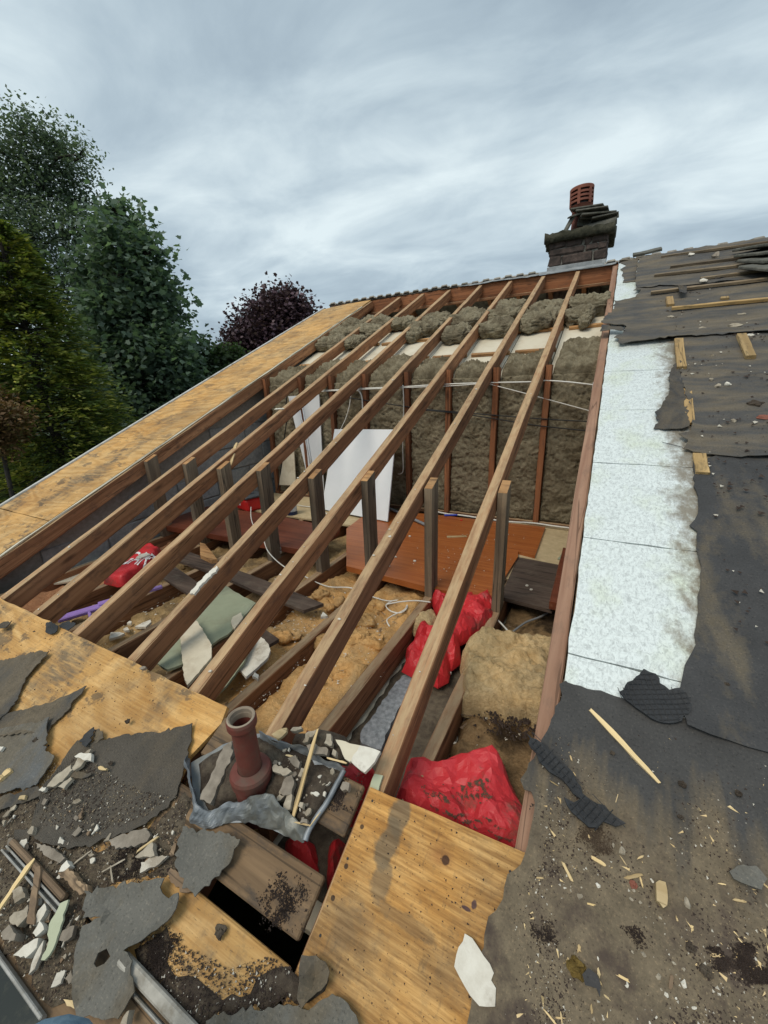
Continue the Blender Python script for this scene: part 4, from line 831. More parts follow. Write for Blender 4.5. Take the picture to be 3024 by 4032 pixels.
bm = bmesh.new(); bm.from_mesh(me); bmesh.ops.triangulate(bm, faces=bm.faces[:])
for _ in range(2): bmesh.ops.subdivide_edges(bm, edges=[e for e in bm.edges if e.calc_length() > .12], cuts=1)
o_, ux, uy = [np.array(fp(FF, 'e3', *p, .06)) for p in ((965, 470), (1185, 492), (1105, 372))]
bmv = np.array([tuple((MW[b2.name] @ v.co)) for v in b2.data.vertices])
V = []
for v in bm.verts:
    p = o_+(ux-o_)*(v.co.x/2.1)+(uy-o_)*(v.co.y/.72); k = np.argsort(np.hypot(bmv[:, 0]-p[0], bmv[:, 1]-p[1]))[:6]; V.append((p[0], p[1], bmv[k, 2].max()+.002-ZC-FL))
bm.verts.index_update(); F = [tuple(x.index for x in f.verts) for f in bm.faces]; bm.free(); add('lettering', FF, V, F, WHITEINK, b2)
chunk('plaster_fragment', FF, 'e3', [(1110, 405), (1150, 375), (1200, 365), (1228, 378), (1170, 400), (1120, 418)], .075, .012, PLAST, 'cream plaster piece lying on the lettered red bag', 'plaster')
# batt of wool and a loose tuft
tag(pillow('wool_batt', FF, pts(FF, 'd5', [(690, 1060), (720, 1000), (790, 955), (880, 958), (1110, 980), (1240, 992), (1330, 1022), (1312, 1180), (1282, 1380), (1242, 1470), (1080, 1442), (820, 1382), (688, 1372), (690, 1290), (702, 1180)], .03), -.09, .13, WOOLB, None, res=.011, r=.04, amp=.035, sc=9, seed=81, rag=(.025, .006), shag=.012), 'thick square yellow brown wool batt lying beside the foil edge', 'insulation')
tag(pillow('wool_tuft', FF, pts(FF, 'd5', [(365, 905), (400, 842), (520, 790), (548, 868), (505, 930), (380, 942)], .0), -.06, .07, WOOLB, None, res=.014, r=.05, amp=.03, sc=14, seed=82), 'small brown wool tuft behind the red bag at the post', 'insulation')
# purple plastic tool
pp = [FF.P(*fp(FF, 'e3', x, y, .01), .0) for x, y in ((468, 900), (1325, 642))]; ax = (pp[1]-pp[0]); L_ = ax.length; ax.normalize(); pf = Fr(pp[0], ax, VZ.cross(ax), VZ)
pu = empty('plastic_tool', pp[0], 'long purple plastic tool lying across the joist bay by the plywood', 'tool')
box('blade', pf, 0, L_*.40, -.03, .03, -.012, .012, PURPLE, pu, .006); box('step', pf, L_*.36, L_*.62, -.014, .036, -.004, .02, PURPLE, pu, .004); box('rail', pf, L_*.60, L_, -.012, .016, -.002, .02, PURPLE, pu, .004)
tube('peg', [pf.P(L_*.27, -.02, .0), pf.P(L_*.27, -.085, -.02)], .009, PURPLE, pu, False, 10); box('lug', pf, L_*.78, L_*.83, .01, .04, .0, .016, PURPLE, pu, .003)
# cables
WC = WALL(3.375)
def wcab(nm, v, L, r, m, label, Y=3.375): return tag(tube(nm, [onY(v, x, y, Y) for x, y in L], r, m), label, 'cable')
wcab('cable', 'c2', [(40, 853), (110, 851), (190, 846), (340, 840), (510, 830), (660, 825), (760, 823), (830, 821), (862, 817), (950, 823), (1036, 833)], .0055, WCABLE, 'thick white cable clipped along the studs of the low wall')
wcab('cable', 'c2', [(45, 857), (180, 850), (345, 843), (510, 837), (600, 831), (655, 826)], .004, WCABLE, 'thin white cable doubling the thick one along the studs', 3.37)
wcab('cable', 'c2', [(662, 830), (800, 866), (900, 893), (1036, 930)], .004, WCABLE, 'white cable sloping down from the studs towards the foil edge')
wcab('cable', 'c2', [(120, 872), (280, 898), (420, 918), (560, 931), (700, 943), (830, 953), (940, 960), (1036, 964)], .005, BLACKP, 'upper black cable slung across the wool wall', 3.365)
wcab('cable', 'c2', [(420, 922), (560, 936), (700, 957), (830, 978), (1030, 999)], .005, BLACKP, 'lower black cable slung across the wool wall', 3.36)
wcab('cable', 'd3', [(1020, 295), (1000, 330), (985, 420), (955, 520), (912, 608)], .005, WCABLE, 'white cable hanging down to the leaning white board')
wcab('cable', 'd3', [(1010, 300), (1055, 285), (1085, 330), (1095, 430), (1100, 590)], .007, WCABLE, 'thick white cable looping over behind the leaning board', 3.36)
wcab('cable', 'd3', [(1422, 240), (1428, 330), (1430, 420), (1425, 560), (1422, 760), (1425, 930), (1405, 965), (1383, 968)], .005, WCABLE, 'white cable hanging down a stud right of the leaning board', 3.35)
wcab('cable', 'd3', [(478, 325), (470, 400), (475, 520), (440, 780), (425, 960), (400, 1100)], .006, BLACKP, 'black cable hanging left of the tall white panel', 3.34)
def fcab(v, L, r, m, label, z=.006): return tag(tube('cable', [FF.P(*fp(FF, v, x, y, z_), z_) for x, y, z_ in [(p+(z,))[:3] if len(p) == 2 else p for p in L]], r, m), label, 'cable')
fcab('d5', [(520, 188), (600, 205), (700, 215), (820, 233), (1010, 256), (1160, 265), (1300, 285), (1440, 302)], .008, WCABLE, 'thick white cable along the foot of the wool wall', .045)
fcab('d4', [(805, 200, .19), (806, 290, .14), (840, 380, .12), (900, 450, .10), (950, 570, .10), (1080, 690, .03), (1230, 760, .01), (1340, 815, -.03), (1450, 852, -.04), (1600, 857, -.04), (1680, 880, -.04)], .004, WCABLE, 'white wire trailing off the dark red door past the posts')
fcab('d5', [(70, 732), (200, 772), (310, 770), (338, 810), (300, 850), (230, 840), (200, 800), (260, 770), (330, 785), (320, 830), (240, 870), (205, 900), (222, 940)], .004, WCABLE, 'white wire coiled on the wool beside a joist', -.045)
fcab('d5', [(205, 795), (300, 778), (400, 772), (490, 782)], .004, WCABLE, 'white wire crossing the joist towards a post', .006)
fcab('d5', [(895, 875), (940, 910), (992, 966)], .005, WCABLE, 'short white wire behind the wool batt', -.03)
fcab('d5', [(1030, 972), (1080, 935), (1120, 910), (1200, 880), (1255, 850)], .006, GCABLE, 'grey cable behind the wool batt under the dark board', -.05)
fcab('d5', [(515, 1285), (560, 1275), (620, 1242)], .009, WCABLE, 'short white conduit end in front of the dirty red bag', -.1)
fcab('d3', [(560, 1220), (660, 1235), (730, 1225), (780, 1165), (800, 1090), (790, 1010)], .005, WCABLE, 'white cable curling up from the chipboard by the panel', .03)
fcab('d3', [(705, 1265), (770, 1275), (810, 1305), (780, 1345), (700, 1350)], .005, WCABLE, 'white cable loop on the chipboard by the white board', .03)
tag(tube('conduit', [FF.P(*fp(FF, 'd5', 225, 172, .06), .06), FF.P(*fp(FF, 'd5', 380, 240, .06), .06), FF.P(*fp(FF, 'd5', 490, 292, .055), .055)], .014, GCABLE), 'grey pipe with black end lying on the orange door', 'pipe')
tag(tube('pen', [FF.P(*fp(FF, 'd5', 580, 214, .05), .05), FF.P(*fp(FF, 'd5', 665, 212, .05), .05)], .009, BLUEP), 'blue tube lying by the foot of the wool wall', 'tube')
tag(box('junction_box', WALL(3.32), fp(WALL(3.32), 'c2', 1050, 840)[0]-.035, fp(WALL(3.32), 'c2', 1050, 840)[0]+.025, fp(WALL(3.32), 'c2', 1050, 862)[1], fp(WALL(3.32), 'c2', 1050, 822)[1], 0, .04, PLASTW, None, .003), 'small white junction box at the edge of the opening', 'box')
tag(chunk('wood_strip', FF, 'd5', [(595, 348), (720, 345), (730, 352), (600, 357)], .04, .006, SPLINT, 'thin pale wood strip on the orange door', 'strip', rag=(.3, 0)))
tag(chunk('felt_scrap', FF, 'd5', [(1320, 500), (1350, 455), (1385, 460), (1365, 505)], .02, .004, GREENB, 'grey green scrap on the chipboard patch by the foil edge', 'scrap'))
for i, (x, y) in enumerate(((355, 350), (530, 367), (232, 492), (262, 486), (386, 512), (218, 547), (690, 245), (1120, 655), (1150, 680))):
    V, F = blobm(.010, .008, .006, .004, 60, i+3, 7, 5); a, b = fp(FF, 'd5', x, y, .045); zz = .045 if i < 7 else .026
    tag(add('plaster_crumb', FF, [(p+a, q+b, r_+zz) for p, q, r_ in V], F, PLAST if i != 6 else REDP), 'small plaster crumb on the doors laid in the loft' if i != 6 else 'tiny red cap on the orange door near the wall', 'crumb', 'plaster crumbs on the laid doors' if i != 6 else None)

# ------------------------------------------------------------------ clay vent pipe, torn lead and rubble round it
bx, by = -.763, .553; zb_ = wz(by); PS = .68
vp = empty('vent_pipe', (bx, by, zb_), 'dark red clay vent pipe standing out of the torn lead sheet', 'pipe'); vf = Fr((bx, by, zb_), VX, VY, VZ)
add('pipe', vf, *lathe([(.033, .06), (.0315, .243), (.037, .249), (.040, .256), (.040, .272), (.0375, .279), (.034, .280), (.0305, .277), (.029, .25), (.029, .04)], 36), CLAY, vp, True)
add('rim', vf, *lathe([(.0385, .2755), (.0370, .2802), (.0335, .2812), (.0298, .2782), (.0288, .26), (.0280, .25), (.0282, .265), (.032, .277)], 36), CLAYIN, vp, True)
add('collar', vf, *lathe([(.049, -.08), (.050, .055), (.056, .060), (.058, .085), (.054, .094), (.034, .102), (.032, .09), (.032, -.08)], 36), CLAY, vp, True)
def resamp(L, k):
    L = [Vector(p) for p in L]; d = [0]
    for a, b in zip(L, L[1:]): d.append(d[-1]+(b-a).length)
    out = []
    for i in range(k):
        t = d[-1]*i/(k-1); j = max(0, min(len(L)-2, next((q for q in range(len(d)-1) if d[q+1] >= t), len(L)-2))); u = (t-d[j])/max(1e-9, d[j+1]-d[j]); out.append(L[j].lerp(L[j+1], u))
    return out
def ribbon(name, top, bot, m, parent, k=70, rows=9, amp=.006, bulge=.02, th=.003, seed=1):
    A, B = resamp(catmull(top, 6), k), resamp(catmull(bot, 6), k); V = []; F = []
    for side in (0, 1):
        for i in range(k):
            for j in range(rows):
                t = j/(rows-1); p = B[i].lerp(A[i], t); q = Vector((0, -1, .2))*(bulge*math.sin(t*math.pi)*(fbm(i*.12, seed, 0)+.3))
                p = p+q+Vector((fbm(p.x*30, p.y*30, p.z*30, 2), fbm(p.y*30, p.z*30, p.x*30+5, 2), fbm(p.z*30+9, p.x*30, p.y*30, 2)))*amp+Vector((0, th*side, -th*.4*side)); V.append(tuple(p))
    o = k*rows
    for i in range(k-1):
        for j in range(rows-1): a = i*rows+j; F += [(a, a+rows, a+rows+1, a+1), (o+a, o+a+1, o+a+rows+1, o+a+rows)]
    for i in range(k-1):
        for a in (i*rows, i*rows+rows-1): F.append((a, o+a, o+a+rows, a+rows))
    return add(name, WORLD, V, F, m, parent, False)
ld = empty('lead_sheet', ROOF.P(-.75, .08, .02), 'torn crumpled grey lead sheet wrapped round the clay pipe', 'lead sheet')
def R3(v, x, y, nn): return ROOF.P(*fp(ROOF, v, x, y, nn), nn)
top = [(82, 500, .06), (42, 560, .07), (72, 650, .075), (118, 780, .07), (150, 880, .06), (205, 910, .05), (300, 868, .06), (372, 832, .07), (440, 852, .065), (560, 800, .085), (660, 795, .09), (760, 888, .075), (830, 958, .06), (922, 1022, .045), (962, 1012, .035)]
bot = [(80, 540, .03), (92, 700, .03), (112, 840, .03), (105, 930, .028), (90, 985, .026), (150, 1034, .026), (250, 1028, .028), (420, 985, .03), (520, 1000, .03), (640, 1034, .028), (760, 1084, .028), (850, 1122, .028), (905, 1142, .026), (925, 1128, .026), (950, 1060, .026)]
ribbon('front_lip', [R3('d6', *p) for p in top], [R3('d6', *p) for p in bot], LEAD, ld, 90, 10, .007, .012, seed=3)
top = [(588, 326, .06), (640, 350, .065), (690, 392, .06), (770, 412, .06), (860, 424, .065), (960, 480, .06), (1040, 532, .055), (1120, 560, .05), (1215, 596, .045)]
bot = [(605, 400, .028), (660, 440, .028), (720, 470, .028), (780, 482, .028), (850, 486, .028), (940, 525, .028), (1030, 566, .028), (1110, 598, .028), (1195, 632, .028)]
ribbon('back_lip', [R3('d6', *p) for p in top], [R3('d6', *p) for p in bot], LEAD, ld, 60, 7, .006, .0, seed=5)
sheet('tray', ROOF, pts(ROOF, 'd6', [(600, 350), (720, 390), (860, 450), (960, 495), (1090, 575), (1212, 610), (1190, 660), (1080, 850), (965, 1020), (922, 1128), (760, 1080), (520, 990), (300, 1000), (160, 1010), (110, 850), (100, 560), (330, 430)], .025), .0235, .003, LEAD, ld, res=.03, wob=.003, rag=(.03, .002))
tube('folded_edge', [R3('d6', x, y, .034) for x, y in ((1208, 612), (1150, 720), (1080, 850), (1010, 950), (950, 1050), (925, 1125))], .0075, LEAD, ld, seg=8)
tag(pillow('soil_heap', ROOF, pts(ROOF, 'd6', [(140, 560), (330, 430), (420, 400), (600, 360), (720, 400), (860, 455), (960, 505), (1090, 585), (1195, 625), (1130, 740), (1010, 930), (940, 1000), (860, 985), (740, 880), (690, 820), (480, 830), (330, 860), (210, 895), (150, 770)], .04), .0275, .018, SOIL, None, res=.014, r=.05, amp=.016, sc=20, seed=91, rag=(.02, .004)), 'dark soil heaped in the torn lead sheet', 'soil', kind='stuff')
tag(pillow('soil_heap', ROOF, pts(ROOF, 'd6', [(780, 400), (830, 300), (1000, 270), (1180, 320), (1260, 420), (1200, 540), (1060, 520), (930, 470)], .05), .0, .05, SOIL, None, res=.014, r=.06, amp=.02, sc=20, seed=92), 'soil and rubble heaped on the half buried red bag', 'soil', kind='stuff')
def D_(v, L, nn): return pts(ROOF, v, L, nn)
tag(pillow('grit_drift', ROOF, D_('c5', [(-60, 640), (60, 600), (180, 560), (250, 500), (330, 440), (420, 480), (400, 620), (220, 760), (420, 830), (640, 730), (760, 610), (800, 560), (830, 640), (800, 720), (772, 850), (790, 940), (720, 950), (600, 965), (390, 1000), (372, 1100), (336, 1400), (345, 1480), (190, 1480), (0, 1200), (-60, 1100)], .022), .0175, .004, DUST, None, res=.016, r=.03, amp=.009, sc=16, seed=93, rag=(.02, .005)), 'brown grit drifted over the lower left roof round the rubble', 'dirt', kind='stuff')
tag(pillow('grit_drift', ROOF, D_('c5', [(580, 1250), (640, 1215), (720, 1150), (745, 1230), (720, 1300), (760, 1370), (880, 1400), (960, 1470), (1080, 1440), (1110, 1370), (1180, 1330), (1280, 1360), (1420, 1380), (1400, 1430), (1330, 1480), (1180, 1500), (900, 1555), (860, 1600), (600, 1330)], .024), .021, .003, SOIL, None, res=.016, r=.03, amp=.012, sc=15, seed=94, rag=(.02, .006)), 'dark soil drifted over the lowest roof board', 'dirt', kind='stuff')

# ------------------------------------------------------------------ loose felt on the lower roof
def felt(v, L, n0, m, label, seed, group=None, **k):
    a = dict(res=.022, wob=.004, wsc=9, rag=(.009, .003), curl=.022, curlr=.04); a.update(k)
    return tag(sheet('felt_piece', ROOF, D_(v, L, n0+.004), n0, .0035, m, None, seed=seed, **a), label, 'roofing felt', group)
felt('e2', [(-250, 860), (0, 835), (190, 790), (300, 757), (352, 772), (400, 759), (430, 769), (482, 764), (410, 842), (330, 930), (260, 1010), (222, 1090), (186, 1190), (118, 1328), (0, 1420), (-250, 1500)], .0185, FELTD, 'dark felt piece with a long hooked tip on the stained plywood', 101)
felt('e2', [(118, 1328), (250, 1292), (450, 1232), (600, 1170), (818, 1074), (772, 1150), (702, 1212), (640, 1302), (560, 1372), (482, 1442), (450, 1500), (0, 1560), (-250, 1600), (-250, 1440), (0, 1370)], .023, FELTD, 'dark felt strip torn to a sharp point across the plywood', 102)
felt('e2', [(-250, 1570), (0, 1490), (250, 1420), (486, 1374), (462, 1490), (456, 1560), (425, 1640), (470, 1690), (516, 1722), (480, 1830), (362, 2010), (200, 2038), (0, 2092), (-250, 2140)], .028, FELTB, 'bluish felt sheet with a white scratch and grit on it', 103)
felt('c5', [(200, 545), (262, 468), (305, 400), (345, 352), (372, 368), (430, 346), (520, 331), (640, 311), (720, 309), (836, 275), (828, 330), (832, 352), (820, 378), (815, 420), (792, 500), (772, 560), (758, 600), (716, 650), (640, 712), (560, 752), (470, 772), (400, 812), (320, 816), (200, 792), (140, 760), (160, 660)], .021, FELTW, 'large brown woven felt sheet beside the clay pipe', 104)
felt('c5', [(802, 722), (850, 735), (900, 740), (985, 755), (1052, 780), (1022, 850), (985, 900), (940, 942), (880, 995), (855, 1027), (820, 985), (790, 940), (770, 880), (776, 800)], .03, FELTG, 'grey pointed felt piece lying against the foot of the lead sheet', 105, wob=.008)
felt('c5', [(385, 1000), (490, 985), (600, 965), (690, 946), (722, 945), (708, 985), (716, 1010), (740, 1032), (758, 1012), (777, 1005), (779, 1080), (760, 1110), (720, 1150), (640, 1215), (560, 1256), (582, 1266), (590, 1330), (603, 1400), (605, 1432), (560, 1500), (530, 1548), (470, 1553), (440, 1545), (400, 1532), (350, 1542), (335, 1440), (338, 1360), (347, 1300), (370, 1150), (430, 1122), (470, 1115), (376, 1118), (374, 1080)], .036, FELTG, 'long grey felt sheet with a hole through it over the aluminium rails', 106,
     holes=[D_('c5', [(420, 1312), (440, 1266), (474, 1246), (486, 1280), (462, 1312), (430, 1328)], .04)], wob=.012, wsc=6)
felt('g3', [(405, 1142), (500, 1100), (700, 1076), (860, 1040), (1000, 1020), (1100, 1052), (1220, 1000), (1312, 944), (1400, 990), (1452, 1060), (1512, 1165), (1500, 1340), (380, 1340)], .027, FELTG, 'grey felt sheet across the bottom of the roof below the dark gap', 107)
felt('g3', [(1105, 668), (1160, 676), (1240, 702), (1306, 790), (1290, 870), (1250, 922), (1160, 990), (1108, 1052), (1080, 980), (1100, 860), (1090, 760)], .0225, FELTD, 'dirty rounded felt scrap where the bare plywood begins', 108)
felt('e2', [(0, 548), (20, 520), (60, 490), (136, 478), (120, 515), (90, 552), (40, 560)], .0185, FELT, 'small curled felt scrap alone on the stained plywood', 109)
felt('e2', [(440, 490), (505, 488), (560, 522), (545, 560), (520, 584), (470, 588), (440, 580)], .02, MESHF, 'black felt tongue folded over the plywood edge', 110, curl=.02)
felt('e2', [(562, 520), (600, 488), (640, 474), (716, 490), (690, 530), (650, 562), (600, 545)], .004, MESHF, 'black felt tongue poking past the plywood edge by a rafter', 111, curl=.02)
felt('e2', [(748, 1586), (790, 1530), (822, 1500), (880, 1455), (902, 1482), (860, 1560), (872, 1582), (820, 1650)], .03, MESHF, 'black folded felt scrap on the corner of the woven sheet', 112, curl=.02, res=.012)
felt('e2', [(902, 1482), (970, 1502), (978, 1560), (880, 1602), (868, 1560)], .026, FELTD, 'brown felt scrap next to the black folded one', 113, curl=.01)
felt('e2', [(640, 1882), (700, 1852), (780, 1872), (862, 1900), (830, 1920), (760, 1936), (690, 1925)], .03, FELTD, 'thin brown felt sliver below the pale bark pieces', 114)
felt('d7', [(118, 350), (180, 345), (242, 340), (235, 470), (212, 560), (72, 612)], .03, FELTW, 'ribbed felt scrap at the upper end of the aluminium rail', 115)
felt('d7', [(-120, 100), (120, 60), (330, 0), (420, 40), (300, 100), (60, 180), (-120, 260)], .026, FELTD, 'dusty felt strip above the pale rubble', 116)
felt('g2', [(1404, 216), (1480, 180), (1560, 190), (1626, 275), (1592, 342), (1520, 312), (1430, 266)], .028, FELTG, 'grey felt scrap alone on the gritty lower felt', 117)
felt('g2', [(470, 870), (510, 830), (560, 870), (585, 930), (580, 1015), (560, 960), (490, 940)], .027, FELT, 'dark felt scrap beside the yellow moss tuft', 118)
felt('e1', [(760, 520), (835, 515), (842, 560), (780, 580)], .075, FELT, 'small felt flap caught on a batten near the ridge', 119)
felt('e1', [(1085, 440), (1165, 430), (1160, 440), (1100, 450)], .075, FELT, 'black felt sliver on the upper slope by a batten', 120)
def meshed(v, L, label, ang, seed):
    n0 = .030; P_ = D_(v, L, n0+.005); o = sheet('mesh_felt', ROOF, P_, n0, .006, MESHF, None, res=.015, wob=.006, wsc=14, rag=(.012, .003), seed=seed, curl=.012, curlr=.03); tag(o, label, 'roofing felt')
    c_, s_ = math.cos(ang), math.sin(ang); q = np.array(P_); cc = q.mean(0); R_ = np.hypot(*(q-cc).T).max(); parts = []; MV = np.array([tuple(x.co) for x in o.data.vertices]); org = np.array(MW[o.name].translation)
    base = np.array([((Vector(MW[o.name] @ Vector(x))-ROOF.o).dot(VX), (Vector(MW[o.name] @ Vector(x))-ROOF.o).dot(RS_), (Vector(MW[o.name] @ Vector(x))-ROOF.o).dot(RN_)) for x in MV])
    for dr_ in (0, 1):
        for k in np.arange(-R_, R_, .0135):
            t = np.arange(-R_, R_, .008); a = np.full_like(t, k); u, w = (t, a) if dr_ == 0 else (a, t)
            X_ = np.stack([cc[0]+u*c_-w*s_, cc[1]+u*s_+w*c_], 1); ins = inpoly(X_, P_) | ((edist(X_, P_) < .012) & (fbm(k*300, seed, dr_) > .25)); run = []
            for i in range(len(t)+1):
                if i < len(t) and ins[i]: run.append(X_[i])
                else:
                    if len(run) > 2:
                        PP = []
                        for x in run: j = np.argmin(np.hypot(base[:, 0]-x[0], base[:, 1]-x[1])+(base[:, 2] < n0+.0045)*.0); kk = np.argsort(np.hypot(base[:, 0]-x[0], base[:, 1]-x[1]))[:6]; PP.append(Vector((x[0], x[1], base[kk, 2].max()+.0006)))
                        parts.append(tubem(PP, .0011, 4))
                    run = []
    th = add('reinforcing_threads', ROOF, *join(parts), THREAD, o); th['kind'] = 'stuff'; return o
meshed('g1', [(775, 75), (860, 110), (890, 170), (960, 215), (1030, 205), (1080, 250), (1110, 320), (1090, 390), (1010, 445), (920, 445), (830, 415), (780, 380), (720, 340), (650, 290), (605, 235), (660, 170), (720, 130)], 'black mesh reinforced felt fragment lying half on the foil', .35, 131)
meshed('c6', [(745, 285), (800, 320), (860, 370), (900, 410), (930, 460), (955, 510), (1010, 550), (1080, 600), (1115, 625), (1080, 636), (1030, 615), (1010, 640), (950, 612), (912, 580), (885, 525), (922, 545), (946, 530), (900, 480), (850, 440), (790, 390), (760, 340)], 'long black mesh reinforced felt strip at the edge of the opening', -.55, 132)

# ------------------------------------------------------------------ plaster, wood and stone lying about
def frag(v, L, n0, th, m, label, cat='plaster', seed=1, group=None, nm='plaster_fragment', **k): return chunk(nm, ROOF, v, L, n0, th, m, label, cat, group, seed=seed, **k)
frag('c6', [(510, 1035), (560, 1085), (605, 1150), (620, 1185), (610, 1212), (628, 1242), (625, 1312), (565, 1310), (530, 1270), (490, 1200), (470, 1160), (478, 1115)], .024, .009, PLAST, 'large leaf shaped white plaster piece at the plywood and felt edge', seed=2)
frag('c6', [(20, 300), (75, 315), (112, 322), (118, 345), (75, 385), (55, 372)], .06, .012, PLASTC, 'cream half of a broken plaster piece by the rafter foot')
frag('c6', [(112, 322), (150, 330), (190, 345), (168, 385), (130, 425), (90, 395), (78, 382)], .062, .013, PLAST, 'white plaster piece with black mould beside the rafter foot', seed=4)
frag('c6', [(150, 485), (168, 430), (200, 436), (182, 500)], .004, .008, GREENS, 'grey green strip lying on the foot of a bare rafter', 'strip')
frag('d6', [(680, 352), (730, 320), (792, 305), (788, 335), (722, 392)], .05, .012, SPLINT, 'yellow wood chunk behind the lead sheet', 'wood', nm='wood_chunk')
frag('d6', [(160, 826), (330, 440), (388, 402), (402, 470), (235, 856)], .03, .03, STONE, 'rough grey stone bar lying left of the clay pipe', 'stone', nm='stone_bar', rag=(.01, .003))
for i, (L, m, lb) in enumerate((([(692, 600), (700, 580), (800, 600), (830, 625), (770, 660), (700, 630)], MORT, 'pale hollow mortar piece right of the clay pipe'), ([(940, 440), (990, 430), (1095, 465), (1085, 510), (960, 490)], STONE, 'brown mortar block behind the thin stick'),
  ([(770, 900), (795, 800), (838, 800), (820, 900), (790, 915)], MORT, 'pale mortar stick in front of the clay pipe'), ([(720, 840), (740, 790), (780, 800), (745, 835)], MORT, 'small pale mortar triangle in front of the clay pipe'), ([(875, 660), (900, 600), (935, 610), (900, 665)], MORT, 'oblong grey mortar piece beside the thin stick'),
  ([(905, 410), (930, 350), (1010, 320), (1000, 350), (920, 415)], MORT, 'long grey mortar piece on the half buried bag'), ([(822, 330), (840, 305), (900, 300), (905, 320), (840, 335)], MORT, 'small white mortar piece at the back of the rubble'), ([(1065, 420), (1080, 350), (1110, 350), (1118, 440)], MORT, 'upright cream mortar piece by the red bag'),
  ([(800, 530), (860, 510), (890, 560), (880, 600), (830, 570)], STONE, 'grey stone in the middle of the soil heap'), ([(880, 880), (895, 850), (920, 855), (910, 895)], MORT, 'small rounded mortar lump low in the soil heap'), ([(740, 760), (770, 680), (830, 650), (850, 720), (830, 790), (770, 800)], STONE, 'brown stone lump against the clay pipe collar'),
  ([(1120, 500), (1130, 460), (1155, 480), (1150, 520)], MORT, 'small white lump beside the mouldy plaster piece'), ([(1180, 745), (1200, 700), (1250, 710), (1240, 770)], STONE, 'grey stone on the board right of the lead sheet'), ([(890, 1000), (905, 965), (940, 970), (945, 1005)], STONE, 'grey stone in the front corner of the lead sheet'))):
    frag('d6', L, .042 if i not in (5, 6, 7, 11) else .055, .018, m, lb, 'rubble', seed=i+20, nm='mortar_piece', rag=(.008, .002), res=.012, wob=.008)
ppoly = pts(ROOF, 'c5', [(-30, 640), (120, 640), (300, 540), (420, 700), (560, 780), (740, 660), (770, 850), (560, 960), (390, 990), (360, 1150), (320, 1420), (200, 1440), (40, 1200), (-30, 1180)], .03)
g_r = np.random.default_rng(5); cnt = 0; lo_, hi_ = np.array(ppoly).min(0), np.array(ppoly).max(0)
while cnt < 110:                            # mixed rubble lying about, singly
    c_ = g_r.uniform(lo_, hi_)
    if not inpoly([c_], ppoly)[0]: continue
    r_ = .003+.013*g_r.uniform()**2; k_ = int(g_r.integers(4, 7)); an = np.sort(g_r.uniform(0, 6.28, k_)); e_ = g_r.uniform(.35, 1); ro = g_r.uniform(0, 3.14)
    if (np.diff(np.append(an, an[0]+6.28)) > 2.6).any(): continue
    L_ = [(c_[0]+r_*(math.cos(a)*math.cos(ro)-e_*math.sin(a)*math.sin(ro)), c_[1]+r_*(math.cos(a)*math.sin(ro)+e_*math.sin(a)*math.cos(ro))) for a in an]
    nm_, m_r, lb_ = (('plaster_fragment', PLAST, 'small white plaster shard among the rubble on the lower left roof'), ('mortar_piece', MORT, 'small grey mortar bit among the rubble on the lower left roof'), ('stone', STONE, 'small brown stone among the rubble on the lower left roof'), ('wood_chip', OLDWOOD, 'small brown wood bit among the rubble on the lower left roof'))[(cnt*7) % 4]
    tx_, ty_ = g_r.uniform(-.4, .4, 2); h_ = (lambda X, Y, c_=c_, tx_=tx_, ty_=ty_: tx_*(X-c_[0])+ty_*(Y-c_[1]))
    tag(sheet(nm_, ROOF, L_, .031, .004+.4*r_*g_r.uniform(), m_r, None, res=.05, rag=(.006, .0012), seed=cnt, hf=h_), lb_, 'rubble', 'rubble bits on the lower left roof'); cnt += 1
ppoly = pts(ROOF, 'd6', [(620, 420), (860, 480), (1180, 650), (940, 990), (740, 860), (720, 640)], .045); cnt = 0; lo_, hi_ = np.array(ppoly).min(0), np.array(ppoly).max(0)
while cnt < 34:
    c_ = g_r.uniform(lo_, hi_)
    if not inpoly([c_], ppoly)[0]: continue
    r_ = .003+.009*g_r.uniform()**2; an = np.arange(5)*1.256+g_r.uniform(-.4, .4, 5); e_ = g_r.uniform(.35, 1); ro = g_r.uniform(0, 3.14)
    L_ = [(c_[0]+r_*(math.cos(a)*math.cos(ro)-e_*math.sin(a)*math.sin(ro)), c_[1]+r_*(math.cos(a)*math.sin(ro)+e_*math.sin(a)*math.cos(ro))) for a in an]
    tx_, ty_ = g_r.uniform(-.5, .5, 2); h_ = (lambda X, Y, c_=c_, tx_=tx_, ty_=ty_: tx_*(X-c_[0])+ty_*(Y-c_[1]))
    tag(sheet('mortar_bit', ROOF, L_, .044, .004+.5*r_, (MORT, STONE, PLAST)[cnt % 3], None, res=.05, rag=(.005, .001), seed=cnt, hf=h_), 'small mortar bit in the soil of the lead sheet', 'rubble', 'mortar bits in the lead sheet'); cnt += 1
P_ = []
for x in [-3.9, -3.6]+XL[1:6]:
    for s_ in np.arange(-.25 if x > -3.4 else .0, .2 if x > -3.4 else 5.7, .15 if x > -3.4 else .3): P_.append(xf(lathe([(.0035, 0), (.003, .0012), (.0002, .0014), (.0002, 0)], 7)[0], Matrix.Translation((x+.02+rr.uniform(-.02, .02), s_+rr.uniform(-.03, .03), .0165 if x < -3.4 else .0185))))
for x in (-.42, -.06): 
    for s_ in (.17, .04, -.1, -.22): P_.append(xf(lathe([(.003, 0), (.0026, .0012), (.0002, .0014), (.0002, 0)], 7)[0], Matrix.Translation((x+rr.uniform(-.01, .01), s_, .0195))))
nf_ = lathe([(.0035, 0), (.003, .0012), (.0002, .0014), (.0002, 0)], 7)[1]; nh_ = add('nail_heads', ROOF, *join([(v, nf_) for v in P_]), THREAD, house); nh_['kind'] = 'stuff'
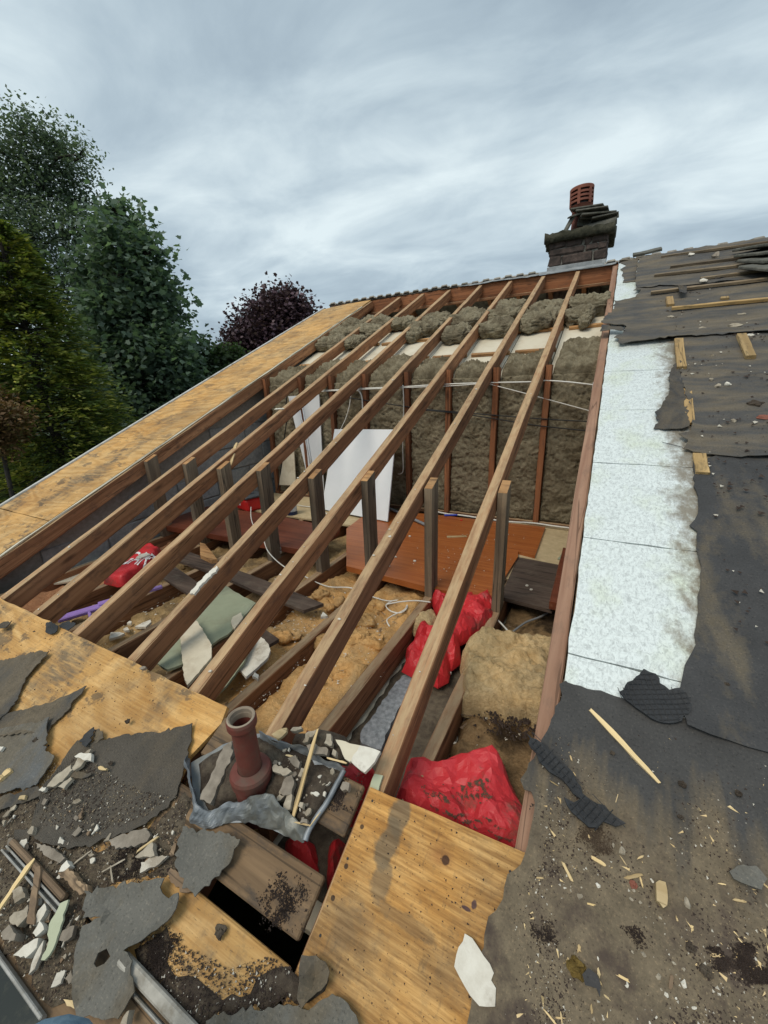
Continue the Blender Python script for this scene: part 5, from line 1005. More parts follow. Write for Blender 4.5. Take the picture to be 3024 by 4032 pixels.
def stick(v, a, b, w, n0, m, label, cat='stick', group=None, h=None, n1=None, nm='stick'):
    """split piece of wood, thinner at its ends"""
    n1 = n0 if n1 is None else n1; p, q = ROOF.P(*fp(ROOF, v, *a, n0), n0), ROOF.P(*fp(ROOF, v, *b, n1), n1); ax = (q-p); L = ax.length; ax.normalize(); ay = RN_.cross(ax).normalized(); fr = Fr(p, ax, ay, ax.cross(ay)); h = h or w*.6; V, F = [], []; k = 6; rr_ = random.Random(label+str(a))
    for i in range(k+1):
        t = i/k; s_ = (.55 if i in (0, k) else 1)*rr_.uniform(.82, 1.12)
        for x, z in ((-w/2, 0), (w/2, 0), (w/2, h), (-w/2, h)): V.append((t*L+rr_.uniform(-.004, .004)*(i in (0, k)), x*s_+rr_.uniform(-w, w)*.08, z*(s_ if z else 1)))
    for i in range(k):
        for j in range(4): F.append((i*4+j, i*4+(j+1) % 4, i*4+4+(j+1) % 4, i*4+4+j))
    F += [(3, 2, 1, 0), tuple(k*4+j for j in range(4))]; return tag(add(nm, fr, V, F, m), label, cat, group)
stick('g1', (405, 355), (885, 865), .013, .027, SPLINT, 'long pale split stick on the black felt below the foil', h=.008)
stick('d6', (1016, 318), (836, 968), .010, .09, SPLINT, 'thin pale stick lying over the rubble in the lead sheet', n1=.05)
stick('d6', (1085, 525), (1222, 562), .005, .062, SPLINT, 'short splinter beside the red bag and lead edge'); stick('d6', (788, 505), (866, 522), .005, .055, SPLINT, 'tiny splinter in the soil heap')
stick('d6', (850, 990), (960, 1016), .004, .055, SPLINT, 'splinter on the front corner of the lead sheet'); stick('d6', (1030, 926), (962, 1016), .003, .055, SPLINT, 'fine splinter along the folded lead edge')
stick('d7', (282, 590), (-20, 1030), .013, .05, SPLINT, 'orange brown lath across the aluminium rail', h=.007)
frag('d7', [(290, 652), (326, 640), (318, 760), (278, 1122), (215, 1112), (246, 900)], .05, .006, OLDWOOD, 'brown wooden sliver across the aluminium rail', 'wood', nm='wood_sliver')
stick('d7', (1030, 584), (834, 692), .004, .033, MORT, 'pale thin rod lying on the grit'); stick('d7', (904, 640), (922, 776), .004, .033, MORT, 'pale thin rod crossing under another on the grit'); stick('d7', (742, 520), (598, 632), .004, .033, MORT, 'grey thin rod pointing at the pale chunk')
stick('d7', (1290, 410), (1118, 530), .006, .04, SPLINT, 'orange splinter leaning on a mortar piece')
for i, (L, m, th, lb) in enumerate((([(1155, 612), (1250, 572), (1376, 562), (1330, 600), (1272, 650), (1225, 660), (1150, 702)], PLAST, .010, 'bright white jagged plaster piece above the grey felt sheet'), ([(480, 690), (500, 640), (545, 594), (572, 640), (520, 688)], PLAST, .02, 'cream plaster lump by the wooden glazing bar'),
  ([(112, 1372), (190, 1290), (320, 1230), (305, 1310), (262, 1362), (220, 1396)], PLAST, .02, 'white plaster lump beside the dark pane'), ([(272, 1132), (320, 1010), (370, 950), (384, 1000), (330, 1092)], PLAST, .018, 'upright white plaster piece beside the green strip'),
  ([(280, 1192), (330, 1092), (352, 1112), (376, 1162), (310, 1222)], PLAST, .018, 'white plaster piece between green strip and grey stones'), ([(246, 1532), (310, 1362), (372, 1250), (360, 1352), (300, 1482)], PLAST, .010, 'long white plaster sliver beside the pane edge'),
  ([(345, 1412), (390, 1290), (386, 1200), (430, 1080), (500, 950), (569, 920), (546, 1000), (500, 1130), (460, 1262), (410, 1372), (370, 1414)], GREENS, .006, 'long pale green board strip beside the aluminium rail'), ([(90, 1062), (130, 1020), (200, 1000), (232, 960), (226, 1050), (150, 1140), (100, 1112)], MORT, .025, 'square mortar lump by the brown sliver'),
  ([(20, 1190), (90, 1122), (150, 1200), (132, 1252), (38, 1244)], STONE, .03, 'grey stone lump at the corner of the dark pane'), ([(1108, 572), (1170, 520), (1250, 450), (1268, 560), (1180, 567)], MORT, .018, 'grey mortar wedge with the orange splinter'),
  ([(890, 432), (1000, 380), (1180, 340), (1228, 390), (1200, 442), (1000, 502), (918, 482)], STONE, .012, 'flat grey slab at the lower edge of the woven felt'), ([(520, 1730), (580, 1738), (636, 1762), (636, 1802), (580, 1790)], SPLINT, .006, 'orange wood chip below the grey felt sheet'),
  ([(282, 452), (400, 480), (470, 520), (542, 580), (500, 622), (380, 562)], STONE, .012, 'dark slate bar across the top of the rail'), ([(480, 700), (560, 660), (640, 740), (730, 850), (650, 880), (560, 790)], OLDWOOD, .02, 'weathered wood block beside the rail'),
  ([(590, 1600), (610, 1540), (635, 1500), (632, 1590), (610, 1630)], MORT, .02, 'mortar lump tucked under the grey felt sheet'), ([(230, 370), (265, 318), (280, 350), (268, 385)], MORT, .015, 'small mortar lump beside the ribbed felt scrap'), ([(990, 1930), (1040, 1830), (1060, 1820), (1040, 1940)], MORT, .02, 'mortar lump at the lower rail end'),
  ([(480, 1250), (520, 1170), (620, 1130), (600, 1220), (540, 1262)], STONE, .012, 'flat brown stone left of the grey felt sheet'), ([(1370, 700), (1400, 660), (1480, 690), (1530, 780), (1560, 850), (1500, 860), (1400, 780)], OLDWOOD, .012, 'brown bark like wood piece under the pointed grey felt'), ([(110, 850), (190, 815), (215, 900), (130, 950)], MORT, .02, 'mortar lump under the orange lath'))):
    frag('d7', L, .030 if i not in (6,) else .045, th, m, lb, 'plaster' if m in (PLAST, MORT) else 'rubble', seed=i+40, rag=(.008, .0018), res=.012, wob=.006, nm={PLAST: 'plaster_fragment', MORT: 'mortar_piece', STONE: 'stone', GREENS: 'board_strip', SPLINT: 'wood_chip', OLDWOOD: 'wood_piece'}[m])
for i, (L, m, th, lb) in enumerate((([(705, 1732), (752, 1702), (855, 1700), (850, 1770), (790, 1766)], PLAST, .014, 'white plaster piece lying across pale bark on the felt'), ([(680, 1832), (760, 1722), (850, 1655), (832, 1692), (762, 1822), (700, 1862)], MORT, .012, 'upper pale weathered wood piece on the felt'),
  ([(440, 2012), (530, 1900), (660, 1805), (682, 1850), (590, 1962), (500, 2012)], MORT, .012, 'long pale weathered wood piece on the felt'), ([(550, 2012), (662, 1920), (677, 1942), (600, 2032)], MORT, .012, 'short pale weathered wood piece on the felt'), ([(918, 1828), (942, 1818), (1006, 1840), (996, 1858), (925, 1850)], SPLINT, .008, 'single yellow wood chip on the woven felt'),
  ([(-20, 1920), (75, 1835), (106, 1862), (10, 1942), (-20, 1960)], SPLINT, .012, 'yellow split wood on the bluish felt'), ([(365, 2045), (400, 2010), (436, 2015), (425, 2045)], PLAST, .012, 'rounded white lump at the bluish felt edge'), ([(180, 2133), (195, 2100), (248, 2090), (235, 2133)], SPLINT, .01, 'pale wood chip among rubble below the bluish felt'), ([(0, 1680), (0, 1635), (35, 1635), (15, 1665)], PLAST, .01, 'white plaster bit on the bluish felt'), ([(1300, 905), (1330, 888), (1362, 890), (1362, 905), (1320, 918)], STONE, .012, 'small grey pebble on the plywood edge'))):
    frag('e2', L, .034, th, m, lb, 'plaster' if m is not SPLINT else 'wood', seed=i+70, rag=(.008, .0018), res=.012, wob=.005, nm={PLAST: 'plaster_fragment', MORT: 'weathered_wood', SPLINT: 'wood_chip', STONE: 'pebble'}[m])
frag('g2', [(945, 282), (965, 268), (1006, 280), (1016, 430), (992, 446), (965, 410), (950, 400)], .027, .014, SPLINT, 'thick pale split wood block on the gritty felt', 'wood', nm='wood_block')
for i, (a, b, w) in enumerate((((350, 155), (412, 282), 18), ((540, 125), (632, 184), 18), ((750, 258), (858, 232), 16), ((842, 250), (860, 312), 9), ((495, 415), (556, 430), 9), ((1435, 392), (1512, 406), 11), ((1295, 748), (1368, 750), 12), ((690, 868), (782, 918), 11), ((235, 1100), (306, 1186), 8), ((300, 1145), (356, 1150), 6),
  ((335, 1105), (346, 1186), 6), ((530, 1065), (536, 1126), 10), ((612, 1000), (650, 1030), 7), ((455, 684), (452, 728), 15), ((575, 840), (582, 886), 13), ((808, 518), (838, 606), 4), ((180, 253), (218, 255), 8), ((1460, 630), (1502, 676), 4), ((585, 915), (595, 940), 10), ((1350, 290), (1380, 296), 6), ((1620, 285), (1659, 318), 8), ((720, 120), (752, 168), 5), ((1075, 505), (1082, 535), 8))):
    stick('g2', a, b, w*.00031+.0006, .0265, SPLINT, 'small pale splinter scattered on the gritty lower felt', 'splinter', 'splinters on the gritty felt', nm='splinter')
for i, (a, b, w) in enumerate((((262, 680), (270, 706), 9), ((122, 855), (172, 886), 6), ((1452, 480), (1498, 542), 6), ((580, 1010), (602, 935), 4), ((285, 795), (298, 815), 5), ((418, 1400), (490, 1436), 18), ((385, 1230), (400, 1262), 8), ((740, 1400), (775, 1385), 8))):
    stick('g1', a, b, w*.00033+.0006, .0265, SPLINT, 'small pale splinter on the felt below the foil boards', 'splinter', 'splinters on the upper felt', nm='splinter')
stick('g2', (1046, 870), (1034, 956), .006, .027, OLDWOOD, 'brown twig on the gritty lower felt', nm='twig'); stick('e1', (630, 1862), (805, 1905), .003, .03, THREAD, 'thin dark thread sticking out over the foil', nm='thread')
for i, (x, y, r) in enumerate(((730, 83, 27), (572, 308, 19), (458, 370, 22), (1137, 408, 28), (1117, 925, 25), (958, 878, 17), (975, 955, 13), (1010, 1000, 17), (863, 740, 21), (795, 728, 13), (575, 768, 11), (567, 733, 8), (1120, 835, 12), (1185, 1080, 13), (545, 1155, 13), (800, 335, 15), (920, 275, 11), (400, 338, 10), (1060, 800, 15), (758, 938, 13), (670, 45, 14), (405, 940, 9), (945, 1145, 9), (785, 390, 14), (845, 410, 13), (365, 318, 11), (468, 315, 8), (1250, 755, 8), (905, 1180, 10), (1650, 430, 9), (970, 510, 10), (1070, 1020, 9))):
    a, b = fp(ROOF, 'g2', x, y, .026); s_ = r*.00027; V, F = blobm(s_*rr.uniform(.7, 1.2), s_*rr.uniform(.55, .9), s_*.5, s_*.8, 1.1/s_, i, 7, 5); an = rr.uniform(0, 3); c_, q_ = math.cos(an), math.sin(an)
    tag(add('pebble', ROOF, [(a+p*c_-q*q_, b+p*q_+q*c_, .026+s_*.35+w) for p, q, w in V], F, PLAST if i % 3 == 1 else MORT), 'small pale plaster pebble on the gritty lower felt', 'pebble', 'plaster pebbles on the gritty felt')
for i, (x, y, r, m, lb) in enumerate(((1260, 850, 24, SOIL, 'round dark soil clod on the gritty lower felt'), (1165, 700, 22, SOIL, 'small dark soil clod on the gritty lower felt'), (435, 820, 42, MOSS, 'yellow brown moss tuft on the lower felt'), (800, 298, 20, CPOT, 'small orange brick crumb on the gritty felt'))):
    a, b = fp(ROOF, 'g2', x, y, .026); s_ = r*.0003; V, F = blobm(s_*1.2, s_, s_*.5, s_*.7, 1.6/s_, i+60, 18, 10); tag(add('moss_tuft' if m is MOSS else 'clod', ROOF, [(a+p, b+q, .027+s_*.2+w) for p, q, w in V], F, m), lb, 'moss' if m is MOSS else 'clod')
for i, (v, x, y, r) in enumerate((('e2', 335, 1572, 34), ('e2', 1030, 1792, 24), ('e2', 1190, 1400, 30), ('e2', 318, 560, 16), ('c5', 950, 1172, 20), ('g1', 1050, 872, 20), ('g1', 1452, 940, 18), ('g1', 1370, 168, 14), ('g1', 560, 655, 14), ('g1', 1040, 1105, 14), ('e1', 1280, 1498, 24), ('e1', 1420, 1530, 36), ('e1', 650, 740, 30))):
    n0 = .035; a, b = fp(ROOF, v, x, y, n0); s_ = r*VIEW[v][2]*.00072*(3.0 if v == 'e1' else 1.0); V, F = blobm(s_, s_*.8, s_*.4, s_*.6, 1.6/s_, i+80, 14, 8); tag(add('clod', ROOF, [(a+p, b+q, n0+w) for p, q, w in V], F, SOIL), 'small dark soil clod on the stripped roof', 'clod', 'soil clods on the roof')
for i, (x, y, sx_, sy_, m, lb) in enumerate(((880, 225, .05, .04, PLAST, 'crumpled pale scrap caught on the top batten'), (985, 455, .05, .05, PLAST, 'crumpled pale scrap on a batten below the ridge'), (1205, 1362, .04, .025, PLAST, 'pale plaster lump on the felt right of the foil'), (1060, 1314, .03, .02, MORT, 'flat pale pebble on the felt right of the foil'), (975, 870, .04, .016, MORT, 'white chip on the felt above the short battens'), (1315, 748, .045, .018, MORT, 'pale chip on the felt below the lowest batten'), (700, 773, .03, .016, MORT, 'white chip near the folded felt edge'), (1240, 850, .09, .03, MORT, 'grey rag of wool on the felt near the short battens'), (1395, 935, .035, .02, PLAST, 'white bird dropping like lump beside a short batten'), (1260, 1675, .03, .012, MORT, 'pale chip on the dusty felt'), (1520, 1650, .09, .03, CPOT, 'broken reddish tile piece at the right of the dusty felt'), (1090, 245, .05, .06, STONE, 'dark triangular slate standing by a batten'), (1055, 1108, .03, .014, MORT, 'small grey chip on the felt beside a short batten'), (1110, 1380, .035, .016, MORT, 'small pale chip below the plaster lump'))):
    n0 = .07 if y < 600 else .05 if y < 900 else .042; a, b = fp(ROOF, 'e1', x, y, n0); k_ = .42 if y > 1000 else .6; sx_, sy_ = sx_*k_, sy_*k_; V, F = blobm(sx_, sy_*1.3, .008 if i != 11 else .035, .014, 40, i+120, 8, 5, 1.0); tag(add('chip', ROOF, [(a+p, b+q, n0+.002+w) for p, q, w in V], F, m), lb, 'chip')
# loose slate on the ridge and a stack of tiles at the right
p, q = onY('e1', 372, 232, YR+.08), onY('e1', 622, 178, YR+.08); tag(beam('loose_slate', p, q, .16, .025, Vector((0, -.35, 1)), SLATEM, None, seg=4, jit=.003), 'dark flat slate lying tilted on the ridge right of the chimney', 'slate')
for i, (x, y) in enumerate(((1500, 160), (1530, 215), (1560, 275), (1590, 335))):
    c = R3('e1', x, y, .11); V, F = cbox(-.15, .19, -.17, .17, -.012, .012, .006); V = [(a, b, w+.014*abs(math.sin(a*19))) for a, b, w in V]
    tag(add('stacked_tile', Fr(c, VX, RS_, RN_), rot(Rm(-.22+.05*i, .10, .35+.1*(i % 2)), V), F, SLATEM), ('topmost', 'second', 'third', 'lowest')[i]+' roof tile in the leaning stack at the ridge right of the chimney', 'tile', 'tiles stacked at the ridge')
# small crumbs stuck along the bare rafters
P_ = []
for i in range(110):
    x = rr.choice(XL)+rr.uniform(.006, .044); s_ = .25+5.2*rr.random()**1.8; r_ = .0015+.005*rr.random()**3; V, F = blobm(r_*1.5, r_, r_*.6, r_*.6, .9/r_, i, 6, 4); P_.append(([(a+x, b+s_, c+.002+r_*.3) for a, b, c in V], F))
tag(add('plaster_crumbs', ROOF, *join(P_), PLAST), 'plaster crumbs along the tops of the bare rafters', 'crumbs', kind='stuff')
for L in ([(820, 590), (850, 545), (905, 492), (935, 468), (940, 480), (900, 520), (860, 560), (838, 592)],): frag('c3', L, .001, .012, PLAST, 'long strip of white plaster lying along a bare rafter', rag=(.01, .004))
stick('d3', (70, 715), (20, 900), .02, .01, SPLINT, 'pale strip of wood hanging from a bare rafter', n1=-.06); stick('d3', (375, 440), (455, 437), .014, .004, PLAST, 'white plastic clip on a bare rafter', 'clip', nm='clip')

# ------------------------------------------------------------------ loose grit too fine to count
def grit(name, fr, poly, n0, N_, s0, s1, m, label, mask=None, seed=1, flat=.5, long=1.0):
    g = np.random.default_rng(seed); q = np.array(poly); lo, hi = q.min(0), q.max(0); P_ = np.zeros((0, 2))
    while len(P_) < N_:
        X_ = g.uniform(lo, hi, (N_*3, 2)); k = inpoly(X_, poly)
        if mask is not None: k &= g.uniform(0, 1, len(X_)) < np.array([mask(x, y) for x, y in X_])
        P_ = np.concatenate([P_, X_[k]])
    P_ = P_[:N_]; s = s0+(s1-s0)*g.uniform(0, 1, N_)**3; a = g.uniform(0, 6.28, N_); T_ = np.array([(1, 0, 0), (-.5, .8, 0), (-.6, -.75, 0), (.05, .02, 1)])
    V = np.repeat(T_[None], N_, 0)*g.uniform(.6, 1.3, (N_, 4, 1)); V[:, :, 0] *= long; V *= s[:, None, None]; V[:, :, 2] *= flat
    c, d = np.cos(a)[:, None], np.sin(a)[:, None]; x, y = V[:, :, 0]*c-V[:, :, 1]*d, V[:, :, 0]*d+V[:, :, 1]*c; V[:, :, 0] = x+P_[:, :1]; V[:, :, 1] = y+P_[:, 1:]; V[:, :, 2] += n0
    F = (np.arange(N_)[:, None, None]*4+np.array([(0, 1, 3), (1, 2, 3), (2, 0, 3), (0, 2, 1)])[None]).reshape(-1, 3)
    return tag(add(name, fr, V.reshape(-1, 3).tolist(), F.tolist(), m), label, 'grit', kind='stuff')
lowR = [(-.02, .50), (.35, .62), (.58, .62), (.62, -.1), (.3, -.3), (-.16, -.3), (-.06, .1)]
mk = lambda x, y: max(.03, min(1, (.52-y)*2.2))*max(0, min(1, .5+1.6*fbm(x*7, y*4.5, 3)))
GDARK = m_plain('dark grit', (.035, .024, .02), (.075, .055, .045), 30, 1, 0); GBROWN = m_plain('brown grit', (.085, .058, .04), (.15, .11, .075), 30, 1, 0); GTAN = m_plain('tan grit', (.20, .155, .10), (.34, .27, .18), 30, 1, 0); GPALE = m_plain('pale grit', (.50, .46, .38), (.70, .66, .58), 30, 1, 0)
grit('grit', ROOF, lowR, .0265, 15000, .0008, .0040, GDARK, 'dark grit washed over the lower felt', mk, 1)
grit('grit', ROOF, lowR, .0265, 9000, .0008, .0032, GTAN, 'tan grit washed over the lower felt', mk, 2)
grit('grit', ROOF, lowR, .027, 1100, .0009, .0038, GPALE, 'pale plaster grit on the lower felt', mk, 3)
grit('grit', ROOF, lowR, .027, 420, .0012, .005, SPLINT, 'fine pale wood shreds on the lower felt', mk, 4, .12, 2.6)
lowL = pts(ROOF, 'c5', [(-50, 620), (330, 400), (600, 560), (830, 600), (800, 720), (780, 940), (390, 1000), (340, 1480), (190, 1480), (-50, 1120)], .02)
grit('grit', ROOF, lowL, .029, 6000, .0009, .0045, GDARK, 'dark grit among the rubble on the lower left roof', None, 5); grit('grit', ROOF, lowL, .029, 4000, .0009, .0036, GTAN, 'tan grit among the rubble on the lower left roof', None, 6); grit('grit', ROOF, lowL, .03, 420, .001, .0042, GPALE, 'pale plaster grit among the rubble on the lower left roof', None, 7)
lowC = pts(ROOF, 'c5', [(590, 1240), (720, 1130), (800, 1230), (1000, 1330), (1160, 1280), (1330, 1360), (1300, 1500), (860, 1600)], .02)
grit('grit', ROOF, lowC, .0255, 2600, .0009, .004, GDARK, 'dark grit on the lowest roof board', None, 8); grit('grit', ROOF, lowC, .026, 160, .001, .004, GPALE, 'pale grit on the lowest roof board', None, 9)
upR = [(.42, .9), (1.6, .9), (2.2, 5.3), (.5, 5.0), (.3, 4.2), (.44, 2.0)]
grit('grit', ROOF, upR, .048, 1500, .003, .014, GDARK, 'dark crumbs on the upper felt courses', lambda x, y: max(0, min(1, .4+1.8*fbm(x*3, y*3, 8))), 10); grit('grit', ROOF, upR, .048, 260, .004, .016, GPALE, 'pale crumbs on the upper felt courses', lambda x, y: max(0, min(1, .4+1.8*fbm(x*3, y*3, 8))), 11)
plyA = pts(ROOF, 'e2', [(0, 300), (1600, 1060), (1500, 1450), (900, 1500), (300, 1250), (0, 800)], .02); grit('grit', ROOF, plyA, .0185, 420, .001, .004, GDARK, 'dark crumbs on the stained plywood', None, 12)
grit('grit', ROOF, [(-.43, .19), (-.04, .2), (-.1, -.3), (-.43, -.3)], .0195, 500, .0008, .0032, GDARK, 'dark crumbs on the bare plywood', None, 13)
for bi, (a, b) in enumerate(BX):
    q_ = [(a, .6), (b, .6), (b, 1.95), (a, 1.95)]
    grit('litter', FF, q_, -.078, 130, .003, .011, GPALE, 'plaster litter on the wool, '+BL[bi].split(' in the ')[-1][:40] if False else 'pale plaster litter on the wool of joist bay '+('along the gable', 'under the lettered bag', 'with the purple tool', 'under the green board', 'beside the dark plank', 'beside the bare plaster', 'next to the foil')[bi], None, 40+bi); grit('litter', FF, q_, -.075, 90, .003, .012, OLDWOOD, 'wood litter on the wool of joist bay '+('along the gable', 'under the lettered bag', 'with the purple tool', 'under the green board', 'beside the dark plank', 'beside the bare plaster', 'next to the foil')[bi], None, 60+bi, .2, 3.0)
def heap(v, fr, x, y, rx, ry, n0, N_, label, seed, hi=.004, m=None):
    q_ = pts(fr, v, [(x-rx, y-ry), (x+rx, y-ry), (x+rx, y+ry), (x-rx, y+ry)], n0); c_ = np.mean(q_, 0); R_ = max(np.hypot(*(np.array(p)-c_)) for p in q_)
    return grit('soil_scatter', fr, q_, n0, N_, .001, hi, m or GDARK, label, lambda X, Y: math.exp(-((X-c_[0])**2+(Y-c_[1])**2)/(R_*R_)*7)*max(0, .6+1.6*fbm(X*30, Y*30, seed)), seed, 1.2)
heap('c5', ROOF, 1225, 1045, 120, 130, .0225, 1500, 'dark soil scattered on the board above the black gap', 80); heap('d6', ROOF, 1200, 780, 170, 130, .0225, 1100, 'soil scattered on the board right of the lead sheet', 81)
heap('g2', ROOF, 1365, 775, 110, 80, .0265, 1100, 'black soil scattered beside a splinter on the lower felt', 82); heap('g2', ROOF, 1570, 800, 150, 130, .0265, 1800, 'broad dark soil scatter at the right of the lower felt', 83); heap('g2', ROOF, 800, 640, 130, 80, .0265, 900, 'dark soil scatter in the middle of the lower felt', 84); heap('g2', ROOF, 230, 620, 90, 120, .0265, 700, 'dark soil scatter beside the bare plywood', 85)
heap('g1', ROOF, 450, 1270, 160, 110, .0265, 1400, 'reddish brown soil scatter below the mesh felt strip', 86, .003, GBROWN); heap('c6', FF, 690, 215, 170, 90, -.055, 1800, 'black soil spilt over the dirty wool beside the foil boards', 87, .009)
heap('c5', ROOF, 690, 1290, 110, 110, .027, 1500, 'black soil heaped beside the lower rail', 88); heap('c5', ROOF, 560, 880, 140, 70, .03, 1300, 'dark soil scatter above the grey felt sheet', 89)
lo8 = pts(FF, 'c3', [(1100, 700), (1659, 560), (1659, 900), (1300, 1100), (1000, 1000)], 0); grit('grit', FF, lo8, -.055, 500, .002, .008, GPALE, 'plaster crumbs on the orange wool', lambda x, y: max(0, .5+fbm(x*3, y*3)), 14); grit('grit', FF, [(-.9, 2.0), (-.4, 1.95), (-.35, 3.1), (-1.4, 3.1)], .0415, 150, .002, .006, GPALE, 'pale crumbs on the orange door', None, 15)
gb = [tuple(x) for x in pts(FF, 'c6', [(330, 400), (600, 420), (720, 560), (700, 660), (420, 560)], .08)]
bv = np.array([tuple(MW[b3.name] @ x.co) for x in b3.data.vertices]); g_ = grit('grit', FF, gb, 0, 5200, .0008, .0028, GBROWN, 'brown grit in the folds of the big red bag', lambda x, y: max(0, min(1, 3.4*fbm(x*7+2*fbm(x*4, y*4), y*13, 4)-.15)), 16)
me = g_.data; co = np.zeros(len(me.vertices)*3); me.vertices.foreach_get('co', co); co = co.reshape(-1, 3); T0 = np.array(MW[g_.name].translation); wp = co+T0
for i in range(0, len(co), 4):
    k = np.argmin(np.hypot(bv[:, 0]-wp[i, 0], bv[:, 1]-wp[i, 1])+(bv[:, 2] < ZC+FL-.1)*9); co[i:i+4, 2] += bv[k, 2]-T0[2]+.0005
me.vertices.foreach_set('co', co.reshape(-1)); me.update()

# ------------------------------------------------------------------ garden, trees and what stands beyond
gr = add('ground', WORLD, [(-400, -400, 0), (400, -400, 0), (400, 400, 0), (-400, 400, 0)], [(0, 1, 2, 3)], GARDEN); gr['kind'] = 'structure'
def fastmesh(name, V, k, m, parent, M_=None):
    """polygons of k corners each from one vertex array"""
    nv = len(V); nf = nv//k; me = bpy.data.meshes.new(name); me.vertices.add(nv); me.vertices.foreach_set('co', V.astype(np.float32).reshape(-1)); me.loops.add(nv); me.loops.foreach_set('vertex_index', np.arange(nv, dtype=np.int32)); me.polygons.add(nf)
    me.polygons.foreach_set('loop_start', np.arange(0, nv, k, dtype=np.int32)); me.materials.append(m); me.update(calc_edges=True); me.validate(); return link_mesh(name, me, M_ or Matrix.Identity(4), parent)
MAPLE = np.array([(0, -.5), (.22, -.22), (.52, -.12), (.30, .10), (.30, .32), (0, .55), (-.30, .32), (-.30, .10), (-.52, -.12), (-.22, -.22)]); OVAL = np.array([(0, -.5), (.26, -.05), (0, .5), (-.26, -.05)])
def leaves(C, size, tmpl, g, up=.6, sv=.35):
    N_ = len(C); nn = g.normal(size=(N_, 3)); nn[:, 2] = np.abs(nn[:, 2])+up; nn /= np.linalg.norm(nn, axis=1)[:, None]; r = g.normal(size=(N_, 3)); t = np.cross(nn, r); t /= np.linalg.norm(t, axis=1)[:, None]; b = np.cross(nn, t); s = size*(1+sv*g.uniform(-1, 1, N_))
    V = C[:, None]+(t[:, None]*tmpl[None, :, :1]+b[:, None]*tmpl[None, :, 1:])*s[:, None, None]; V += nn[:, None]*(np.abs(tmpl[:, 0])*.25)[None, :, None]*s[:, None, None]; return V.reshape(-1, 3)
def pxb(L, d, jz, seed):
    rr_ = random.Random(seed); out = []
    for x, y, r in L:
        p = onD('c0', x, y, d+rr_.uniform(-jz, jz)); z = (p-CAM).dot(FW); out.append((np.array(p), r*z/853.6))
    return out
def tree(name, label, cat, d, jz, L, tx, ty, leafm, size, N_, tmpl, clump, cs, trunk_r, seed, group=None, sprig=0, shell=2.0):
    g = np.random.default_rng(seed); B = pxb(L, d, jz, seed); b0 = onD('c0', tx, ty, d); base = Vector((b0.x, b0.y, 0)); t = empty(name, base, label, cat, group); rr_ = random.Random(seed)
    top = max(B, key=lambda q: q[0][2]); ctr = Vector(np.mean([q[0] for q in B], 0)); parts = []
    tt = [base-Vector((0, 0, .1)), base.lerp(Vector((base.x, base.y, ctr.z)), .5)+Vector((rr_.uniform(-.2, .2), rr_.uniform(-.2, .2), 0)), Vector((base.x, base.y, ctr.z)).lerp(ctr, .3), Vector(top[0])]
    tr = catmull(tt, 8); parts.append(tubem(tr, trunk_r, 9, .02))
    for p, r in B:
        P1 = Vector(p); k = min(range(len(tr)), key=lambda i: abs(tr[i].z-(P1.z-(P1-tr[i]).length*.35))); s_ = tr[k]; mid = s_.lerp(P1, .5)+Vector((rr_.uniform(-.2, .2), rr_.uniform(-.2, .2), .15)); parts.append(tubem(catmull([s_, mid, P1], 5), trunk_r*.28, 6, .012))
        for q in range(4):
            e = P1+Vector(g.normal(size=3)).normalized()*r*.85; parts.append(tubem([P1.lerp(s_, .25), P1.lerp(e, .5)+Vector((0, 0, .05)), e], trunk_r*.10+.006, 4, .004))
    add('trunk', WORLD, *join(parts), BARK, t, True)
    w = np.array([r**2 for _, r in B]); w /= w.sum(); C = []
    for (p, r), wi in zip(B, w):
        nc = max(3, int(N_*wi/clump)); dd = g.normal(size=(nc, 3)); dd /= np.linalg.norm(dd, axis=1)[:, None]; rad_ = r*g.uniform(0.05, 1.08, nc)**(1/shell); cc = p+dd*rad_[:, None]
        for c in cc: C.append(c+g.normal(size=(clump, 3))*cs*np.array((1, 1, .7)))
        if sprig:
            for q in range(sprig):
                a = g.normal(size=3); a[2] = abs(a[2])+.8; a /= np.linalg.norm(a); ln = r*(1+g.uniform(.2, .9)); u = np.linspace(r*.7, ln, 9)[:, None]; C.append(p+a*u+g.normal(size=(9, 3))*.05)
    V = leaves(np.concatenate(C), size, tmpl, g); o = fastmesh('crown', V-np.array(base), len(tmpl), leafm, t, Matrix.Translation(base)); return t
tree('tall_tree', 'tall airy tree with small leaves standing highest behind the gable', 'tree', 18, 1.0, [(40, 275, 34), (90, 290, 38), (135, 318, 40), (8, 330, 50), (70, 350, 55), (150, 372, 42), (182, 335, 16), (30, 420, 60), (110, 420, 58), (168, 432, 38), (60, 500, 66), (150, 500, 56), (192, 500, 32), (0, 520, 60), (110, 585, 62), (180, 590, 46), (40, 600, 60), (130, 660, 50), (-60, 400, 70), (-60, 520, 80), (-50, 620, 70), (190, 670, 40), (40, 690, 50), (200, 620, 36), (160, 740, 55), (90, 770, 60), (215, 720, 40)], 107, 700, LEAF_T, .115, 42000, OVAL, 14, .26, .22, 11, 'trees beyond the gable', 2)
